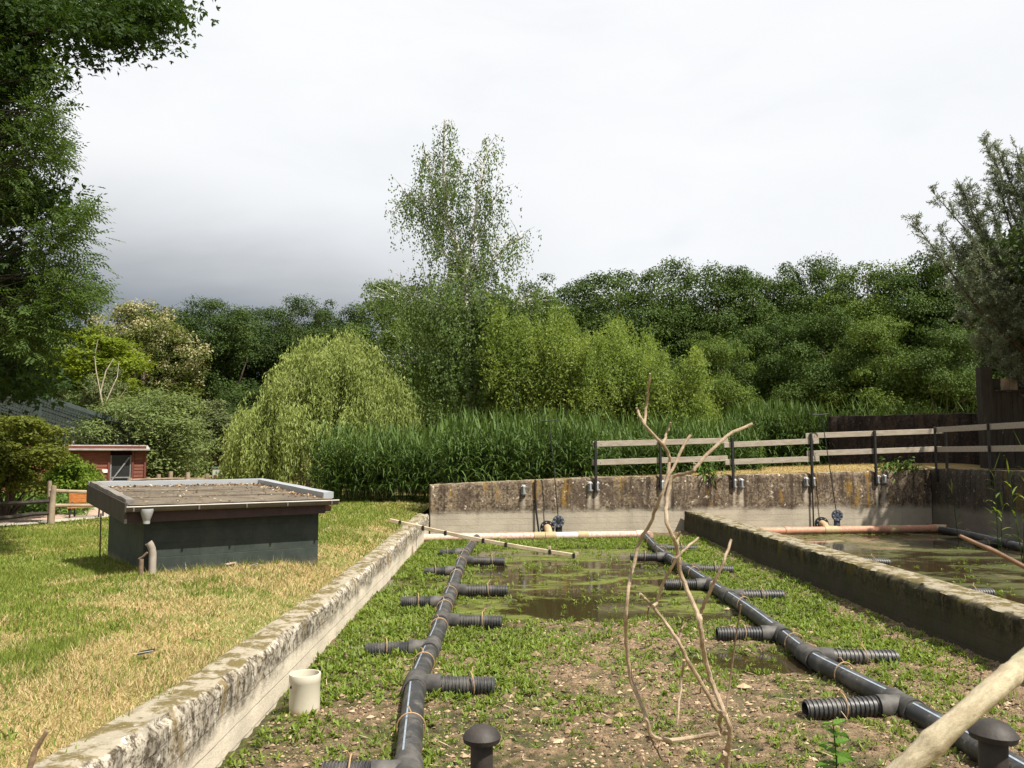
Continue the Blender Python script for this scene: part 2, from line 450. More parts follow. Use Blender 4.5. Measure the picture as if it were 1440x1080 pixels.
PIPE = None
def mat_pipe(name='black_plastic', hi=.12, lo=.05):
    m, n = new_mat(name); co = n.coord('Object')
    f = n.noise(co, 5, 6, .7); g = n.noise(co, 30, 4, .7)
    c = n.mix(n.smooth(f, .42, .68), (.020, .020, .021), (.075, .068, .060))
    c = n.mix(n.math('MULTIPLY', n.smooth(g, .6, .7), n.smooth(f, .45, .6)), c, (.22, .17, .11))
    z = n.xyz(co)[2]; c = n.mix(n.math('MULTIPLY', n.smooth(n.math('ADD', z, n.math('MULTIPLY', f, .1)), hi, lo), .75), c, (.13, .10, .068))
    n.out(n.bsdf(c, n.math('ADD', .32, n.math('MULTIPLY', f, .35)), n.bump(g, .1, .004), spec=.45)); return m
PIPE = mat_pipe(); RIBMAT = mat_pipe('ribbed_black_plastic', .02, -.05)
PIPE_GREY = m_plain('dusty_black_fitting', (.085, .078, .07), .6, .5, 9, .15, col2=(.035, .033, .031))
STRIPE = m_plain('pale_blue_stripe', (.27, .32, .37), .5, .3, 20)
TIE = m_plain('tan_cable_tie', (.34, .22, .12), .6, .3, 12)
def mat_drain(name, a, b, c):
    m, n = new_mat(name); co = n.mapping(n.coord('Object'), scale=(1, 1, 1))
    f = n.noise(co, 18, 6, .75); g = n.noise(co, 2, 4, .6)
    z = n.xyz(n.coord('Object'))[2]
    col = n.mix(n.smooth(f, .44, .60), a, b); col = n.mix(n.math('MULTIPLY', n.smooth(g, .5, .7), .4), col, c)
    n.out(n.bsdf(col, .6, n.bump(f, .2, .004))); return m
DRAIN_PINK = mat_drain('faded_pink_pipe', (.50, .38, .31), (.40, .20, .14), (.46, .37, .28))
DRAIN_RED = mat_drain('orange_brown_pipe', (.36, .165, .10), (.42, .24, .165), (.30, .17, .11))
DRAIN_TAN = mat_drain('tan_pipe_collar', (.36, .26, .145), (.30, .21, .115), (.40, .32, .2))
GALV = m_plain('galvanised_steel', (.42, .43, .43), .45, .3, 14, metal=.6, spec=.5)
BLACKSTEEL = m_plain('black_steel', (.022, .021, .021), .5, .3, 10)
RAILWOOD = m_plain('weathered_board', (.33, .29, .235), .85, .4, 3, .5, stretch=(.5, 6, 6), col2=(.25, .205, .155), bscale=10)
OLDWOOD = m_plain('grey_brown_timber', (.30, .235, .165), .85, .4, 3, .5, stretch=(1, 1, 1), col2=(.17, .13, .09), bscale=14)
PALEWOOD = m_plain('pale_batten_wood', (.52, .43, .30), .8, .3, 5, .3, col2=(.38, .30, .20))
DARKWOOD = m_plain('dark_stained_wood', (.035, .028, .020), .8, .5, 4, .4, stretch=(3, 3, .4), col2=(.018, .014, .011))
TWIG = m_plain('dry_twig_bark', (.34, .265, .18), .75, .35, 30, .4, col2=(.18, .125, .08))
TWIG_DARK = m_plain('brown_twig_bark', (.20, .135, .09), .75, .35, 14, .4, col2=(.11, .075, .05))
def mat_pole():
    m, n = new_mat('peeled_branch_wood'); co = n.coord('Object'); ax = n.mapping(co, scale=(1, 1, 1), rot=(0, R(38), 0)); st = n.mapping(ax, scale=(.35, 1, 1))
    a = n.noise(st, 60, 6, .7); b = n.noise(st, 14, 5, .6); k = n.voro(ax, 9)
    c = n.mix(n.smooth(a, .38, .64), (.42, .36, .25), (.27, .22, .145)); c = n.mix(n.math('MULTIPLY', n.smooth(b, .52, .68), .6), c, (.20, .20, .12)); c = n.mix(n.smooth(k, .10, .04), c, (.12, .09, .06))
    n.out(n.bsdf(c, .85, n.bump(n.math('ADD', a, b), .7, .006), spec=.15)); return m
PALESTICK = mat_pole()
CAST = m_plain('black_vent_plastic', (.020, .017, .015), .6, .4, 8, .25, col2=(.040, .033, .028))
CREAMPVC = m_plain('cream_pvc', (.72, .66, .52), .4, .12, 5, col2=(.60, .52, .38))

# ------------------------------------------------------------------ the basins: back wall line, floors
BW0 = np.array([-1.91, 21.07]); BW1 = np.array([12.15, 23.79]); BWL = np.linalg.norm(BW1 - BW0); BWD = (BW1 - BW0) / BWL
BWN = np.array([BWD[1], -BWD[0]])                     # towards the viewer
def bw_y(x): return BW0[1] + (np.asarray(x) - BW0[0]) * BWD[1] / BWD[0]
def bw_px(px):                                        # place on the wall line seen at picture column px
    d = ray(px, 700); k = d[0] / d[1]
    t = (k * BW0[1] - BW0[0]) / (BWD[0] - k * BWD[1]); return BW0 + BWD * t, t
def bw_top(s): return np.interp(s, [-1, 0, 4.3, 10, 14.4, 16], [1.32, 1.33, 1.50, 1.57, 1.68, 1.70])

def wall_sweep(name, path, normal_sign, thick, z0, ztop, mat, rough_top=.02, step=.07, nz=14, ledge=None, wash=None, seed=1):
    """wall along a straight path; its seen face runs on the path line; ztop(s) is the height of the top"""
    p0, p1 = np.array(path[0], float), np.array(path[1], float); L = np.linalg.norm(p1 - p0); d = (p1 - p0) / L
    nrm = np.array([d[1], -d[0]]) * normal_sign       # out of the seen face
    ns = int(L / step) + 1; s = np.linspace(0, L, ns); zt = ztop(s)
    tz = np.linspace(0, 1, nz) ** .8
    prof = []                                         # (offset along -normal, height fraction or absolute)
    rows = []; offs = []; hts = []
    for t in tz:
        z = z0 + (zt - z0) * t; rows.append(('f', t)); offs.append(np.zeros(ns)); hts.append(z)
    for q in np.linspace(0, 1, 7)[1:-1]:
        offs.append(np.full(ns, thick * q)); hts.append(zt + .006); rows.append(('t', q))
    for t in (1.0, .6, 0.0):
        offs.append(np.full(ns, thick)); hts.append(z0 + (zt - z0) * t); rows.append(('b', t))
    K = len(rows); V = np.zeros((K, ns, 3)); wa = np.zeros((K, ns))
    for k in range(K):
        o = offs[k].copy(); z = np.array(hts[k], float)
        if rows[k][0] == 'f':
            hh = (z - z0)
            if ledge is not None: o -= np.where(z > ledge, .014, 0)
            ro = rough_top * smoothstep(.35, 1.0, rows[k][1])
            o += ro * 1.6 * (fnoise(s * 6, z * 6 + 3, seed, 4) - .5) + .006 * (fnoise(s * 3, z * 3, seed + 5) - .5)
            if rows[k][1] > .99: o += .018 + .05 * np.clip(fnoise(s * 2.3, s * 0 + 7, seed + 2) - .55, 0, 1) * 2; z = z - .012 + rough_top * (fnoise(s * 5, s * 0, seed + 9) - .5) * 1.4
            if wash is not None:
                for (ws, wz, ww) in wash: wa[k] = np.maximum(wa[k], (1 - smoothstep(ww * .7, ww, np.abs(s - ws))) * (z < wz) * smoothstep(ledge - .1, ledge + .05, z) * .9)
        elif rows[k][0] == 't':
            z = z + rough_top * 1.5 * (fnoise(s * 4.5, offs[k] * 9 + 2, seed + 3) - .5)
        V[k, :, 0] = p0[0] + d[0] * s - nrm[0] * o; V[k, :, 1] = p0[1] + d[1] * s - nrm[1] * o; V[k, :, 2] = z
    idx = np.arange(K * ns).reshape(K, ns)
    Q = np.stack([idx[:-1, :-1], idx[:-1, 1:], idx[1:, 1:], idx[1:, :-1]], -1).reshape(-1, 4)
    if normal_sign < 0: Q = Q[:, ::-1]
    caps = [list(idx[:, 0])[::-1], list(idx[:, -1])] if normal_sign > 0 else [list(idx[:, 0]), list(idx[:, -1])[::-1]]
    org = np.array([(p0[0] + p1[0]) / 2, (p0[1] + p1[1]) / 2, 0.0])
    me = raw_mesh(name, V.reshape(-1, 3) - org, [Q, np.array(caps)], smooth=True)
    me.set_sharp_from_angle(angle=R(50))
    a = me.attributes.new('wash', 'FLOAT', 'POINT'); a.data.foreach_set('value', wa.ravel().astype(np.float32))
    return link_mesh(name, me, mat, None, org)

LW = np.array([[2, .66], [4, .64], [6, .53], [10, .48], [14, .50], [18, .57], [21.3, .61]])
def lw_top(y): return np.interp(y, LW[:, 0], LW[:, 1])
# posts (picture columns) of the railing, needed for the wash marks under the brackets
POSTS = [837, 928, 1030, 1141, 1231, 1331]
BRK = []
for px, side in ((736, 0), (829, 0), (839, 0), (930, 0), (940, 0), (1032, 0), (1042, 0), (1133, 0), (1143, 0), (1233, 0), (1243, 0)):
    BRK.append(bw_px(px)[1])
o = wall_sweep('concrete_wall', (BW0, BW1), 1, .34, -.3, bw_top, CONC_BACK, .03, .06, 22, ledge=.66,
               wash=[(s, float(bw_top(s)) - .42, .055) for s in BRK], seed=3)
tag(o, 'long stained concrete wall closing both basins at the back, below the wooden railing', 'wall')
o = wall_sweep('concrete_wall', ((-1.95, 1.9), (-1.95, 21.05)), 1, .29, -.3, lambda s: lw_top(s + 1.9), CONC_LEFT, .035, .05, 16, seed=11)
tag(o, 'low pale concrete wall with mossy crusted top between lawn and basin', 'wall')
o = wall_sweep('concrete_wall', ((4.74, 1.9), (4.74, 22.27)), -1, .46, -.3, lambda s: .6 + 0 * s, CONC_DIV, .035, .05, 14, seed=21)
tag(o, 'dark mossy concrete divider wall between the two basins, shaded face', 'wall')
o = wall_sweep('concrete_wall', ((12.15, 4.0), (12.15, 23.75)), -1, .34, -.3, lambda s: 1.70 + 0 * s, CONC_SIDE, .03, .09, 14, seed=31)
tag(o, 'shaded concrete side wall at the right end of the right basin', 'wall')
o = wall_sweep('concrete_wall', ((-1.9, 2.9), (4.7, 2.9)), -1, .4, -.3, lambda s: .6 + 0 * s, CONC_LEFT, .03, .08, 10, seed=41)
tag(o, 'low concrete wall closing the left basin at the near end, below the dead shrub', 'wall')

# left basin floor
def puddle(x, y):
    """1 where the floor is under water"""
    n1 = fnoise(x * .8, y * .8, 5, 4); n2 = fnoise(x * 2.3, y * 2.3, 8, 3)
    a = smoothstep(9.9, 11.7, y + (n1 - .5) * 3.0) * (1 - smoothstep(17.8, 18.9, y + (n1 - .5) * 1.2))
    b = smoothstep(-.9, -.45, x + (n2 - .5) * .7) * (1 - smoothstep(2.7, 3.4, x + (n1 - .5)))
    pool = np.exp(-(((x - 2.45) / .55) ** 2 + ((y - 8.55) / .35) ** 2)) * 1.3
    left = smoothstep(12.6, 13.1, y) * (1 - smoothstep(13.9, 14.3, y)) * (1 - smoothstep(-1.0, -.8, x)) * .9
    isl = smoothstep(.54, .68, n2) * .62
    return np.clip(np.maximum(np.maximum(np.minimum(1, a * b * 1.4), pool), left) - isl, 0, 1)
def floor_z(x, y):
    base = .022 + .05 * (fnoise(x * 1.1, y * 1.1, 2, 4) - .5) + .045 * (fnoise(x * 6, y * 6, 4, 4, .6) - .5)
    base = base + .022 * smoothstep(.52, .68, fnoise(x * 13, y * 13, 14, 2)) + .022 * (fnoise(x * 22, y * 22, 19, 2) - .5) + 0 * y
    edge = .05 * smoothstep(4.1, 4.7, x) - .03 * (1 - smoothstep(-1.95, -1.7, x)) * (1 - smoothstep(9, 11, y))
    return base + edge - puddle(x, y) * .11
def grid_sheet(name, xs, ys, zf, mat, kind='structure', smooth=True):
    X, Y = np.meshgrid(xs, ys); Z = zf(X, Y); idx = np.arange(X.size).reshape(X.shape)
    Q = np.stack([idx[:-1, :-1], idx[:-1, 1:], idx[1:, 1:], idx[1:, :-1]], -1).reshape(-1, 4)
    o = np_obj(name, np.stack([X, Y, Z], -1).reshape(-1, 3), Q, mat, smooth=smooth)
    return tag(o, kind=kind)
def zone_wet(x, y):
    n1 = fnoise(x * .8, y * .8, 5, 4)
    return smoothstep(9.6, 11.6, y + (n1 - .5) * 3.0) * (1 - .6 * smoothstep(3.6, 4.4, x))
ys = np.concatenate([np.arange(2.9, 4, .05), np.arange(4, 7.5, .017), np.arange(7.5, 9.5, .024), np.arange(9.5, 14, .045), np.arange(14, 22.6, .08)])
fl = grid_sheet('basin_floor', np.arange(-1.98, 4.80, .022), ys, floor_z, MUD)
_X, _Y = np.meshgrid(np.arange(-1.98, 4.80, .022), ys)
fl.data.attributes.new('wet', 'FLOAT', 'POINT').data.foreach_set('value', zone_wet(_X, _Y).ravel().astype(np.float32))
WZ = .004
def flat(z): return lambda x, y: np.full(np.shape(x), z)
grid_sheet('water', np.linspace(-1.97, 4.77, 12), np.linspace(7.4, 22.4, 20), flat(WZ), WATER)
# right basin
def floor2(x, y):
    return -.05 + .09 * fnoise(x * .7, y * .7, 33, 4) * smoothstep(.4, .6, fnoise(x * .4, y * .4, 35, 2)) + .02 * fnoise(x * 7, y * 7, 3, 3) + .10 * smoothstep(18.8, 20.6, y) * (1 - smoothstep(6.0, 7.6, x))
grid_sheet('basin_floor', np.arange(5.1, 12.3, .09), np.arange(4, 24, .09), floor2, MUD)
grid_sheet('water', np.linspace(5.1, 12.2, 8), np.linspace(4, 24, 16), flat(.012), WATER2)

# ------------------------------------------------------------------ ground outside the basins
def lawn_z(x, y):
    near = lw_top(y) - .035
    far = .60 - .20 * smoothstep(4.6, 7.5, -x) + .02 * smoothstep(10, 20, y)
    t = smoothstep(2.3, 3.2, -x)
    z = near * (1 - t) + far * t + .035 * (fnoise(x * .7, y * .7, 61, 3) - .5)
    return z
xs = -np.concatenate([np.arange(2.2, 8, .12), np.arange(8, 20, .4), np.arange(20, 101, 4)])[::-1]
ysl = np.concatenate([np.arange(-8, 2, .5), np.arange(2, 12, .12), np.arange(12, 30, .3), np.arange(30, 121, 5)])
grid_sheet('lawn', xs, ysl, lawn_z, LAWN)
def bank_z(x, y):
    top = bw_top((x - BW0[0]) / BWD[0]) - .01
    dy = y - bw_y(x) - .34
    up = top + .16 * smoothstep(0, 1.8, dy) * smoothstep(2, 7, x) - .02
    return up - (up - .75) * smoothstep(2.2, 4.5, dy) * (1 - .6 * smoothstep(6, 11, x))
def bank_sheet():
    xs = np.concatenate([np.arange(-1.95, 14, .2), np.arange(14, 101, 4)]); dy = np.concatenate([np.arange(.30, 6, .15), np.arange(6, 100, 5)])
    X, D = np.meshgrid(xs, dy); Y = bw_y(X) + D; Z = bank_z(X, Y); idx = np.arange(X.size).reshape(X.shape)
    Q = np.stack([idx[:-1, :-1], idx[:-1, 1:], idx[1:, 1:], idx[1:, :-1]], -1).reshape(-1, 4)
    tag(np_obj('bank', np.stack([X, Y, Z], -1).reshape(-1, 3), Q, DRYBANK, smooth=True), kind='structure')
bank_sheet()
def side_z(x, y): return np.full(np.shape(x), 1.66)
grid_sheet('bank', np.linspace(12.45, 80, 20), np.linspace(-8, 23.7, 12), side_z, DRYBANK)
grid_sheet('ground', np.linspace(-900, 900, 19), np.linspace(-400, 1400, 19), flat(-.35), LAWN)
grid_sheet('lawn', np.linspace(-2.3, 12.4, 20), np.linspace(-8, 2.55, 16), flat(.57), LAWN)

# ------------------------------------------------------------------ foliage builders
def diamonds(P, D, N, L, Wd, fold=.12):
    """pointed leaves: base P, direction D, normal N, length L, width Wd -> verts, quads"""
    n = len(P); D = unit(D); Sd = unit(np.cross(D, N)); N = unit(np.cross(Sd, D)); L = np.broadcast_to(L, (n,))[:, None]; Wd = np.broadcast_to(Wd, (n,))[:, None]
    V = np.empty((n, 4, 3)); mid = P + D * L * .45
    V[:, 0] = P; V[:, 1] = mid - Sd * Wd * .5 + N * Wd * fold; V[:, 2] = P + D * L - N * L * .08; V[:, 3] = mid + Sd * Wd * .5 + N * Wd * fold
    return V.reshape(-1, 3), np.arange(n * 4).reshape(n, 4)

def strips(P, D, L, Wd, droop, K=4, sidev=None):
    """arching blades -> verts, quads (K segments each)"""
    n = len(P); D = unit(D); t = np.linspace(0, 1, K + 1)[None, :, None]
    L = np.broadcast_to(L, (n,))[:, None, None]; dr = np.broadcast_to(droop, (n,))[:, None, None]
    C = P[:, None, :] + D[:, None, :] * t * L + np.array([0, 0, -1.0]) * dr * L * t ** 2.2
    if sidev is None: sidev = np.cross(D, rng.normal(size=(n, 3)))
    sd = unit(sidev)[:, None, :]; w = np.broadcast_to(Wd, (n,))[:, None, None] * np.clip(1 - t ** 2.5, .03, 1) * (.55 + .45 * np.minimum(1, t * 4))
    V = np.stack([C - sd * w / 2, C + sd * w / 2], 2).reshape(-1, 3)
    b = (np.arange(n) * (K + 1) * 2)[:, None] + (np.arange(K) * 2)[None, :]; b = b.ravel()
    return V, np.stack([b, b + 1, b + 3, b + 2], 1)

def rand_dirs(n):
    return unit(rng.normal(size=(n, 3)))

def merge(parts):
    V = []; Q = []; R_ = []; o = 0
    for v, q, r in parts:
        V.append(v); Q.append(q + o); R_.append(r); o += len(v)
    return np.concatenate(V), np.concatenate(Q), np.concatenate(R_)

def clump_leaves(cents, rads, n_each, L, Wd, squash=.7, upb=.5, tilt=.7):
    """leaves over the outside of many clumps"""
    k = len(cents); w = rads ** 2; cnt = np.maximum(8, (n_each * k * w / w.sum()).astype(int))
    ci = np.repeat(np.arange(k), cnt); n = len(ci)
    d = rand_dirs(n); d[:, 2] = np.where(rng.random(n) < .55, np.abs(d[:, 2]), d[:, 2])
    r = rads[ci] * (.42 + .68 * rng.random(n) ** .75) * (.55 + .95 * fnoise(d[:, 0] * 2.6 + ci * 3.1, d[:, 1] * 2.6 + d[:, 2] * 2.2, 3, 3))
    P = cents[ci] + d * r[:, None] * np.array([1, 1, squash])
    N = unit(d * .8 + np.array([0, 0, upb]) + rand_dirs(n) * tilt)
    D = unit(np.cross(N, rand_dirs(n)) + d * .25)
    V, Q = diamonds(P, D, N, L * (.7 + .6 * rng.random(n)), Wd * (.7 + .6 * rng.random(n)))
    cr = rng.random(k)[ci]
    return V, Q, np.clip(.55 * rng.random(n) + .45 * cr, 0, 1)

def oak_meshes(name, seed, H, rad, zb, nclump=110, nleaf=26000, L=.155, Wd=.115, cr=(.85, 1.55), lean=0.0, squash=.62, shell=.40, egg=.0):
    """trunk mesh and crown mesh of a broad-leaved tree standing at the origin"""
    global rng
    keep = rng; rng = np.random.default_rng(seed)
    hc = (H - zb) / 2; cz = zb + hc; cents = []
    while len(cents) < nclump:
        d = rand_dirs(1)[0]; q = rng.random() ** shell
        p = d * q; rr = rad * (1 + .22 * (fnoise(d[0] * 1.3 + seed, d[1] * 1.3 + d[2], seed, 2) - .5) * 2) * (1 - egg * p[2])
        c = np.array([p[0] * rr, p[1] * rr, cz + p[2] * hc * .92])
        cents.append(c)
    cents = np.array(cents); rads = (cr[0] * .75 + (cr[1] * 1.12 - cr[0] * .75) * rng.random(nclump) ** 1.2) * (1 - .25 * smoothstep(.6, 1, (cents[:, 2] - zb) / (H - zb)))
    cents[:, 2] = np.minimum(cents[:, 2], H - rads * squash * .8)
    V, Q, r = clump_leaves(cents, rads, nleaf / nclump, L, Wd, squash)
    crown = raw_mesh(name + '_crown', V, Q, r)
    mb = MB(); tr = .028 * H
    top = np.array([lean * .4, 0, zb + hc * 1.1]); pts = [np.array([0, 0, -.4]), np.array([.05, 0, zb * .6]), np.array([lean * .2, .1, cz * .75]), top]
    mb.tube(pts, [tr * 1.25, tr, tr * .75, tr * .3], 8)
    for c in cents[rng.choice(nclump, min(22, nclump), replace=False)]:
        z0 = min(c[2] - .6, rng.uniform(zb * .55, cz)); a = np.array([0.03, 0.03, max(.8, z0 - .5)])
        m = (a + c) / 2 + np.array([0, 0, .25 * abs(c[2] - a[2])]) * rng.uniform(-.4, .5) + rng.normal(size=3) * .25
        mb.tube([a, m, c], [tr * .42, tr * .26, tr * .08], 6)
    me = mb.mesh(name + '_trunk'); me.polygons.foreach_set('use_smooth', np.ones(len(me.polygons), bool)); me.update()
    rng = keep
    return me, crown

def place_tree(kind, meshes, lm, loc, label, cat='tree', group=None, s=(1, 1, 1), rz=0.0, bark=None, extra=None):
    t = empty(kind, loc, label, cat, group); t.rotation_euler = (0, 0, rz); t.scale = s
    for nm, me, mt in (('trunk', meshes[0], bark or BARK), ('crown', meshes[1], lm)):
        o = bpy.data.objects.new(nm, me); COL.objects.link(o); o.parent = t
        if not me.materials: me.materials.append(None)
        o.material_slots[0].link = 'OBJECT'; o.material_slots[0].material = mt
    if extra is not None:
        for nm, me, mt in extra:
            o = bpy.data.objects.new(nm, me); COL.objects.link(o); o.parent = t
            if not me.materials: me.materials.append(mt)
    return t

# ------------------------------------------------------------------ the wood behind
oakA = oak_meshes('oak_a', 101, 15, 4.6, 2.2, 132, 80000)
oakB = oak_meshes('oak_b', 102, 15, 4.1, 1.6, 120, 76000)
oakC = oak_meshes('oak_c', 103, 15, 5.2, 3.0, 138, 84000, egg=.15)
bushT = oak_meshes('low_tree', 104, 9, 3.6, .4, 95, 66000, .12, .09, (.7, 1.25))

def row_tree(px, top, Y, wpx, meshes, rad, H, lm, label, kind='oak_tree', rz=None, group='trees of the wood behind the basins', gz0=.4):
    z = zat(top - 10, Y) - gz0; s = z / H; sx = wpx / 2 * Y / F / rad
    return place_tree(kind, meshes, lm, (xat(px, Y), Y, gz0), label, 'tree', group, (sx, sx * random.uniform(.9, 1.1), s), rz if rz is not None else random.uniform(0, 6.28))
OG = 'oaks of the wood behind the basins'
row = [
    (778, 392, 62, 150, oakA, 4.6, 'oak', 'dark oak just right of the birch, partly behind the bright sallow tops'),
    (860, 378, 58, 150, oakB, 4.1, 'oak', 'dark oak behind the sallow, second crown right of the birch'),
    (945, 372, 61, 165, oakC, 5.2, 'oak', 'broad oak with pointed top above the upper tip of the dead shrub'),
    (1018, 370, 57, 140, oakB, 4.1, 'oak', 'oak crown behind the pale leafy tree at the wood edge'),
    (1085, 372, 60, 150, oakA, 4.6, 'oak', 'dark oak with sky gaps low in its crown, behind the first railing boards'),
    (1165, 366, 58, 160, oakC, 5.2, 'oak', 'tall oak behind the T-shaped valve rod at the right'),
    (1240, 364, 54, 150, oakB, 4.1, 'oak_light', 'lighter green oak left of the grey sea buckthorn'),
    (1315, 352, 52, 170, oakA, 4.6, 'oak', 'oak directly behind the sea buckthorn branch tips'),
    (1400, 340, 50, 190, oakC, 5.2, 'oak_dark', 'dark oak behind the wooden shed at the right edge'),
    (548, 392, 50, 120, oakB, 4.1, 'oak_light', 'light green oak standing left of the birch, above the weeping willow'),
    (478, 427, 78, 110, oakA, 4.6, 'oak_dark', 'small dark oak between weeping willow top and the light oak'),
    (418, 424, 74, 120, oakC, 5.2, 'oak_dark', 'dark oak rising behind the left half of the weeping willow'),
    (352, 432, 76, 110, oakB, 4.1, 'oak_dark', 'dark oak with sky showing at its trunks, left of the weeping willow'),
    (285, 424, 68, 160, oakC, 5.2, 'oak_dark', 'broad dark oak beside the cream-flowered robinia'),
    (238, 436, 72, 120, oakA, 4.6, 'oak_dark', 'dark oak peeking out just right of the robinia blossom'),
    (700, 420, 64, 150, oakC, 5.2, 'oak', 'oak hidden mostly behind the birch and its right branches'),
    (615, 425, 66, 150, oakA, 4.6, 'oak_dark', 'dark oak hidden mostly behind the birch and its left branches'),
    (40, 468, 66, 170, oakC, 5.2, 'oak_dark', 'dark oak at the left edge behind the aviary and overhanging leaves'),
    (-90, 440, 60, 190, oakA, 4.6, 'oak_dark', None),
    (1540, 345, 52, 220, oakB, 4.1, 'oak', None),
]
for px, top, Y, w, ms, rd, lm, lab in row:
    row_tree(px, top, Y, w * 1.12, ms, rd, 15, LEAF[lm], lab or ('dark oak beyond the left edge of the view' if px < 0 else 'oak beyond the right edge of the view'), group=OG)
LG = 'lower trees at the edge of the wood'
for px, top, Y, w, lm, lab in [
    (1000, 468, 47, 110, 'oak_light', 'pale leafy low tree at the wood edge, right of the bright sallow'),
    (1085, 455, 50, 130, 'oak', 'low spreading tree above the right reed clump'),
    (1165, 430, 48, 150, 'oak', 'low tree with bright layered branches above the dark wall'),
    (1255, 440, 45, 150, 'oak_light', 'bright layered low tree above the right end of the dark wall'),
    (1335, 450, 43, 130, 'oak', 'low tree beside the wooden shed, behind the dark wall'),
    (905, 500, 52, 130, 'oak', 'dark low tree behind the right flank of the sallow'),
    (380, 545, 58, 130, 'oak_dark', 'dark low tree at the foot of the oaks, left of the weeping willow'),
]:
    row_tree(px, top, Y, w * 1.1, bushT, 3.6, 9, LEAF[lm], lab, 'low_tree', group=LG)
# undergrowth closing the foot of the wood
def undergrowth():
    c = []; r = []
    for k in range(150):
        Y = rng.uniform(66, 90); x = rng.uniform(-52, 52); h = rng.uniform(.6, 4.6 if x < -8 else 5.5)
        c.append((x, Y, h)); r.append(rng.uniform(1.3, 2.4))
    V, Q, a = clump_leaves(np.array(c), np.array(r), 260, .42, .34, .8)
    o = np_obj('undergrowth', V, Q, LEAF['oak_dark'], rnd=a); tag(o, 'dark undergrowth filling the foot of the wood', 'undergrowth', kind='stuff')
undergrowth()

# robinia with cream blossom
def robinia():
    Y = 62; px = 196; H = zat(418, Y) - .4; me = oak_meshes('robinia', 210, H, 4.3, 2.5, 95, 24000, .22, .12, (.7, 1.3))
    keep = np.random.default_rng(5); c = []
    cents = np.empty((len(me[1].vertices), 3), np.float32); me[1].vertices.foreach_get('co', cents.ravel()) if False else None
    co = np.empty(len(me[1].vertices) * 3, np.float32); me[1].vertices.foreach_get('co', co); co = co.reshape(-1, 4, 3)[:, 0]
    top = co[(co[:, 2] > H * .45)]; sel = top[keep.choice(len(top), 520, replace=False)]
    sel = sel[(sel[:, 2] / H + keep.random(len(sel)) * .5 + sel[:, 0] * .03) > .85]
    V, Q, a = clump_leaves(sel + np.array([0, 0, .1]), np.full(len(sel), .5), 34, .17, .12, 1.0)
    bl = raw_mesh('robinia_blossom', V, Q, a)
    t = place_tree('robinia_tree', me, LEAF['robinia'], (xat(px, Y), Y, .4), 'robinia tree covered in cream blossom, left of the dark oaks', 'tree', None, (1, 1, 1), 1.0,
                   extra=[('blossom', bl, LEAF['cream'])])
robinia()
cyp = oak_meshes('cypress', 220, 12, 3.3, .8, 120, 26000, .22, .10, (.6, 1.1), egg=.35, squash=.5)
def place_by_px(kind, ms, lm, px, top, Y, wpx, rad, H, label, cat='tree', base=.4, group=None, bark=None, rz=None):
    z = zat(top, Y) - base; sx = wpx / 2 * Y / F / rad
    return place_tree(kind, ms, lm, (xat(px, Y), Y, base), label, cat, group, (sx, sx, z / H), rz if rz is not None else random.uniform(0, 6), bark)
place_by_px('swamp_cypress', cyp, LEAF['cypress'], 118, 446, 50, 185, 3.3, 12, 'yellow-green swamp cypress behind the aviary, left of the robinia')
place_by_px('grey_willow', oak_meshes('grey_tree', 222, 7, 2.4, .3, 70, 15000, .2, .1, (.5, .9)), LEAF['grey'], 138, 505, 47, 80, 2.4, 7, 'grey-green tree with bare dead limbs behind the aviary end')
def dead_limbs():
    t = empty('dead_tree', (xat(150, 45.5), 45.5, .4), 'bare pale dead limbs sticking out beside the grey-green tree', 'dead tree')
    mb = MB(); Y = 45.5
    for pts, r in (([(152, 650), (148, 585), (141, 552), (149, 522), (160, 504)], .06), ([(147, 570), (158, 545), (165, 530), (167, 510)], .035), ([(151, 600), (159, 574), (168, 560), (179, 544)], .04), ([(141, 552), (135, 520), (133, 500), (138, 477)], .03)):
        mb.tube([gy(a, b, Y + .1 * math.sin(b)) for a, b in pts], np.linspace(r, r * .4, len(pts)), 6)
    mb.build('limbs', BARK_PALE, t, True)
dead_limbs()
place_by_px('round_willow', oak_meshes('round_willow', 230, 5, 2.1, .1, 85, 26000, .15, .06, (.45, .85), squash=.85), LEAF['willowgrey'], 213, 546, 38, 165, 2.1, 5, 'rounded grey-green willow bush beside the red hut', 'bush')
place_by_px('conical_tree', oak_meshes('conical', 231, 6, 1.6, .2, 60, 14000, .16, .09, (.4, .8), egg=.5), LEAF['grey'], 303, 560, 45, 75, 1.6, 6, 'slim pointed grey-green tree between round willow bush and weeping willow')
place_by_px('low_tree', bushT, LEAF['oak_light'], 335, 590, 50, 70, 3.6, 9, 'small green tree between pointed grey tree and weeping willow', group=LG)

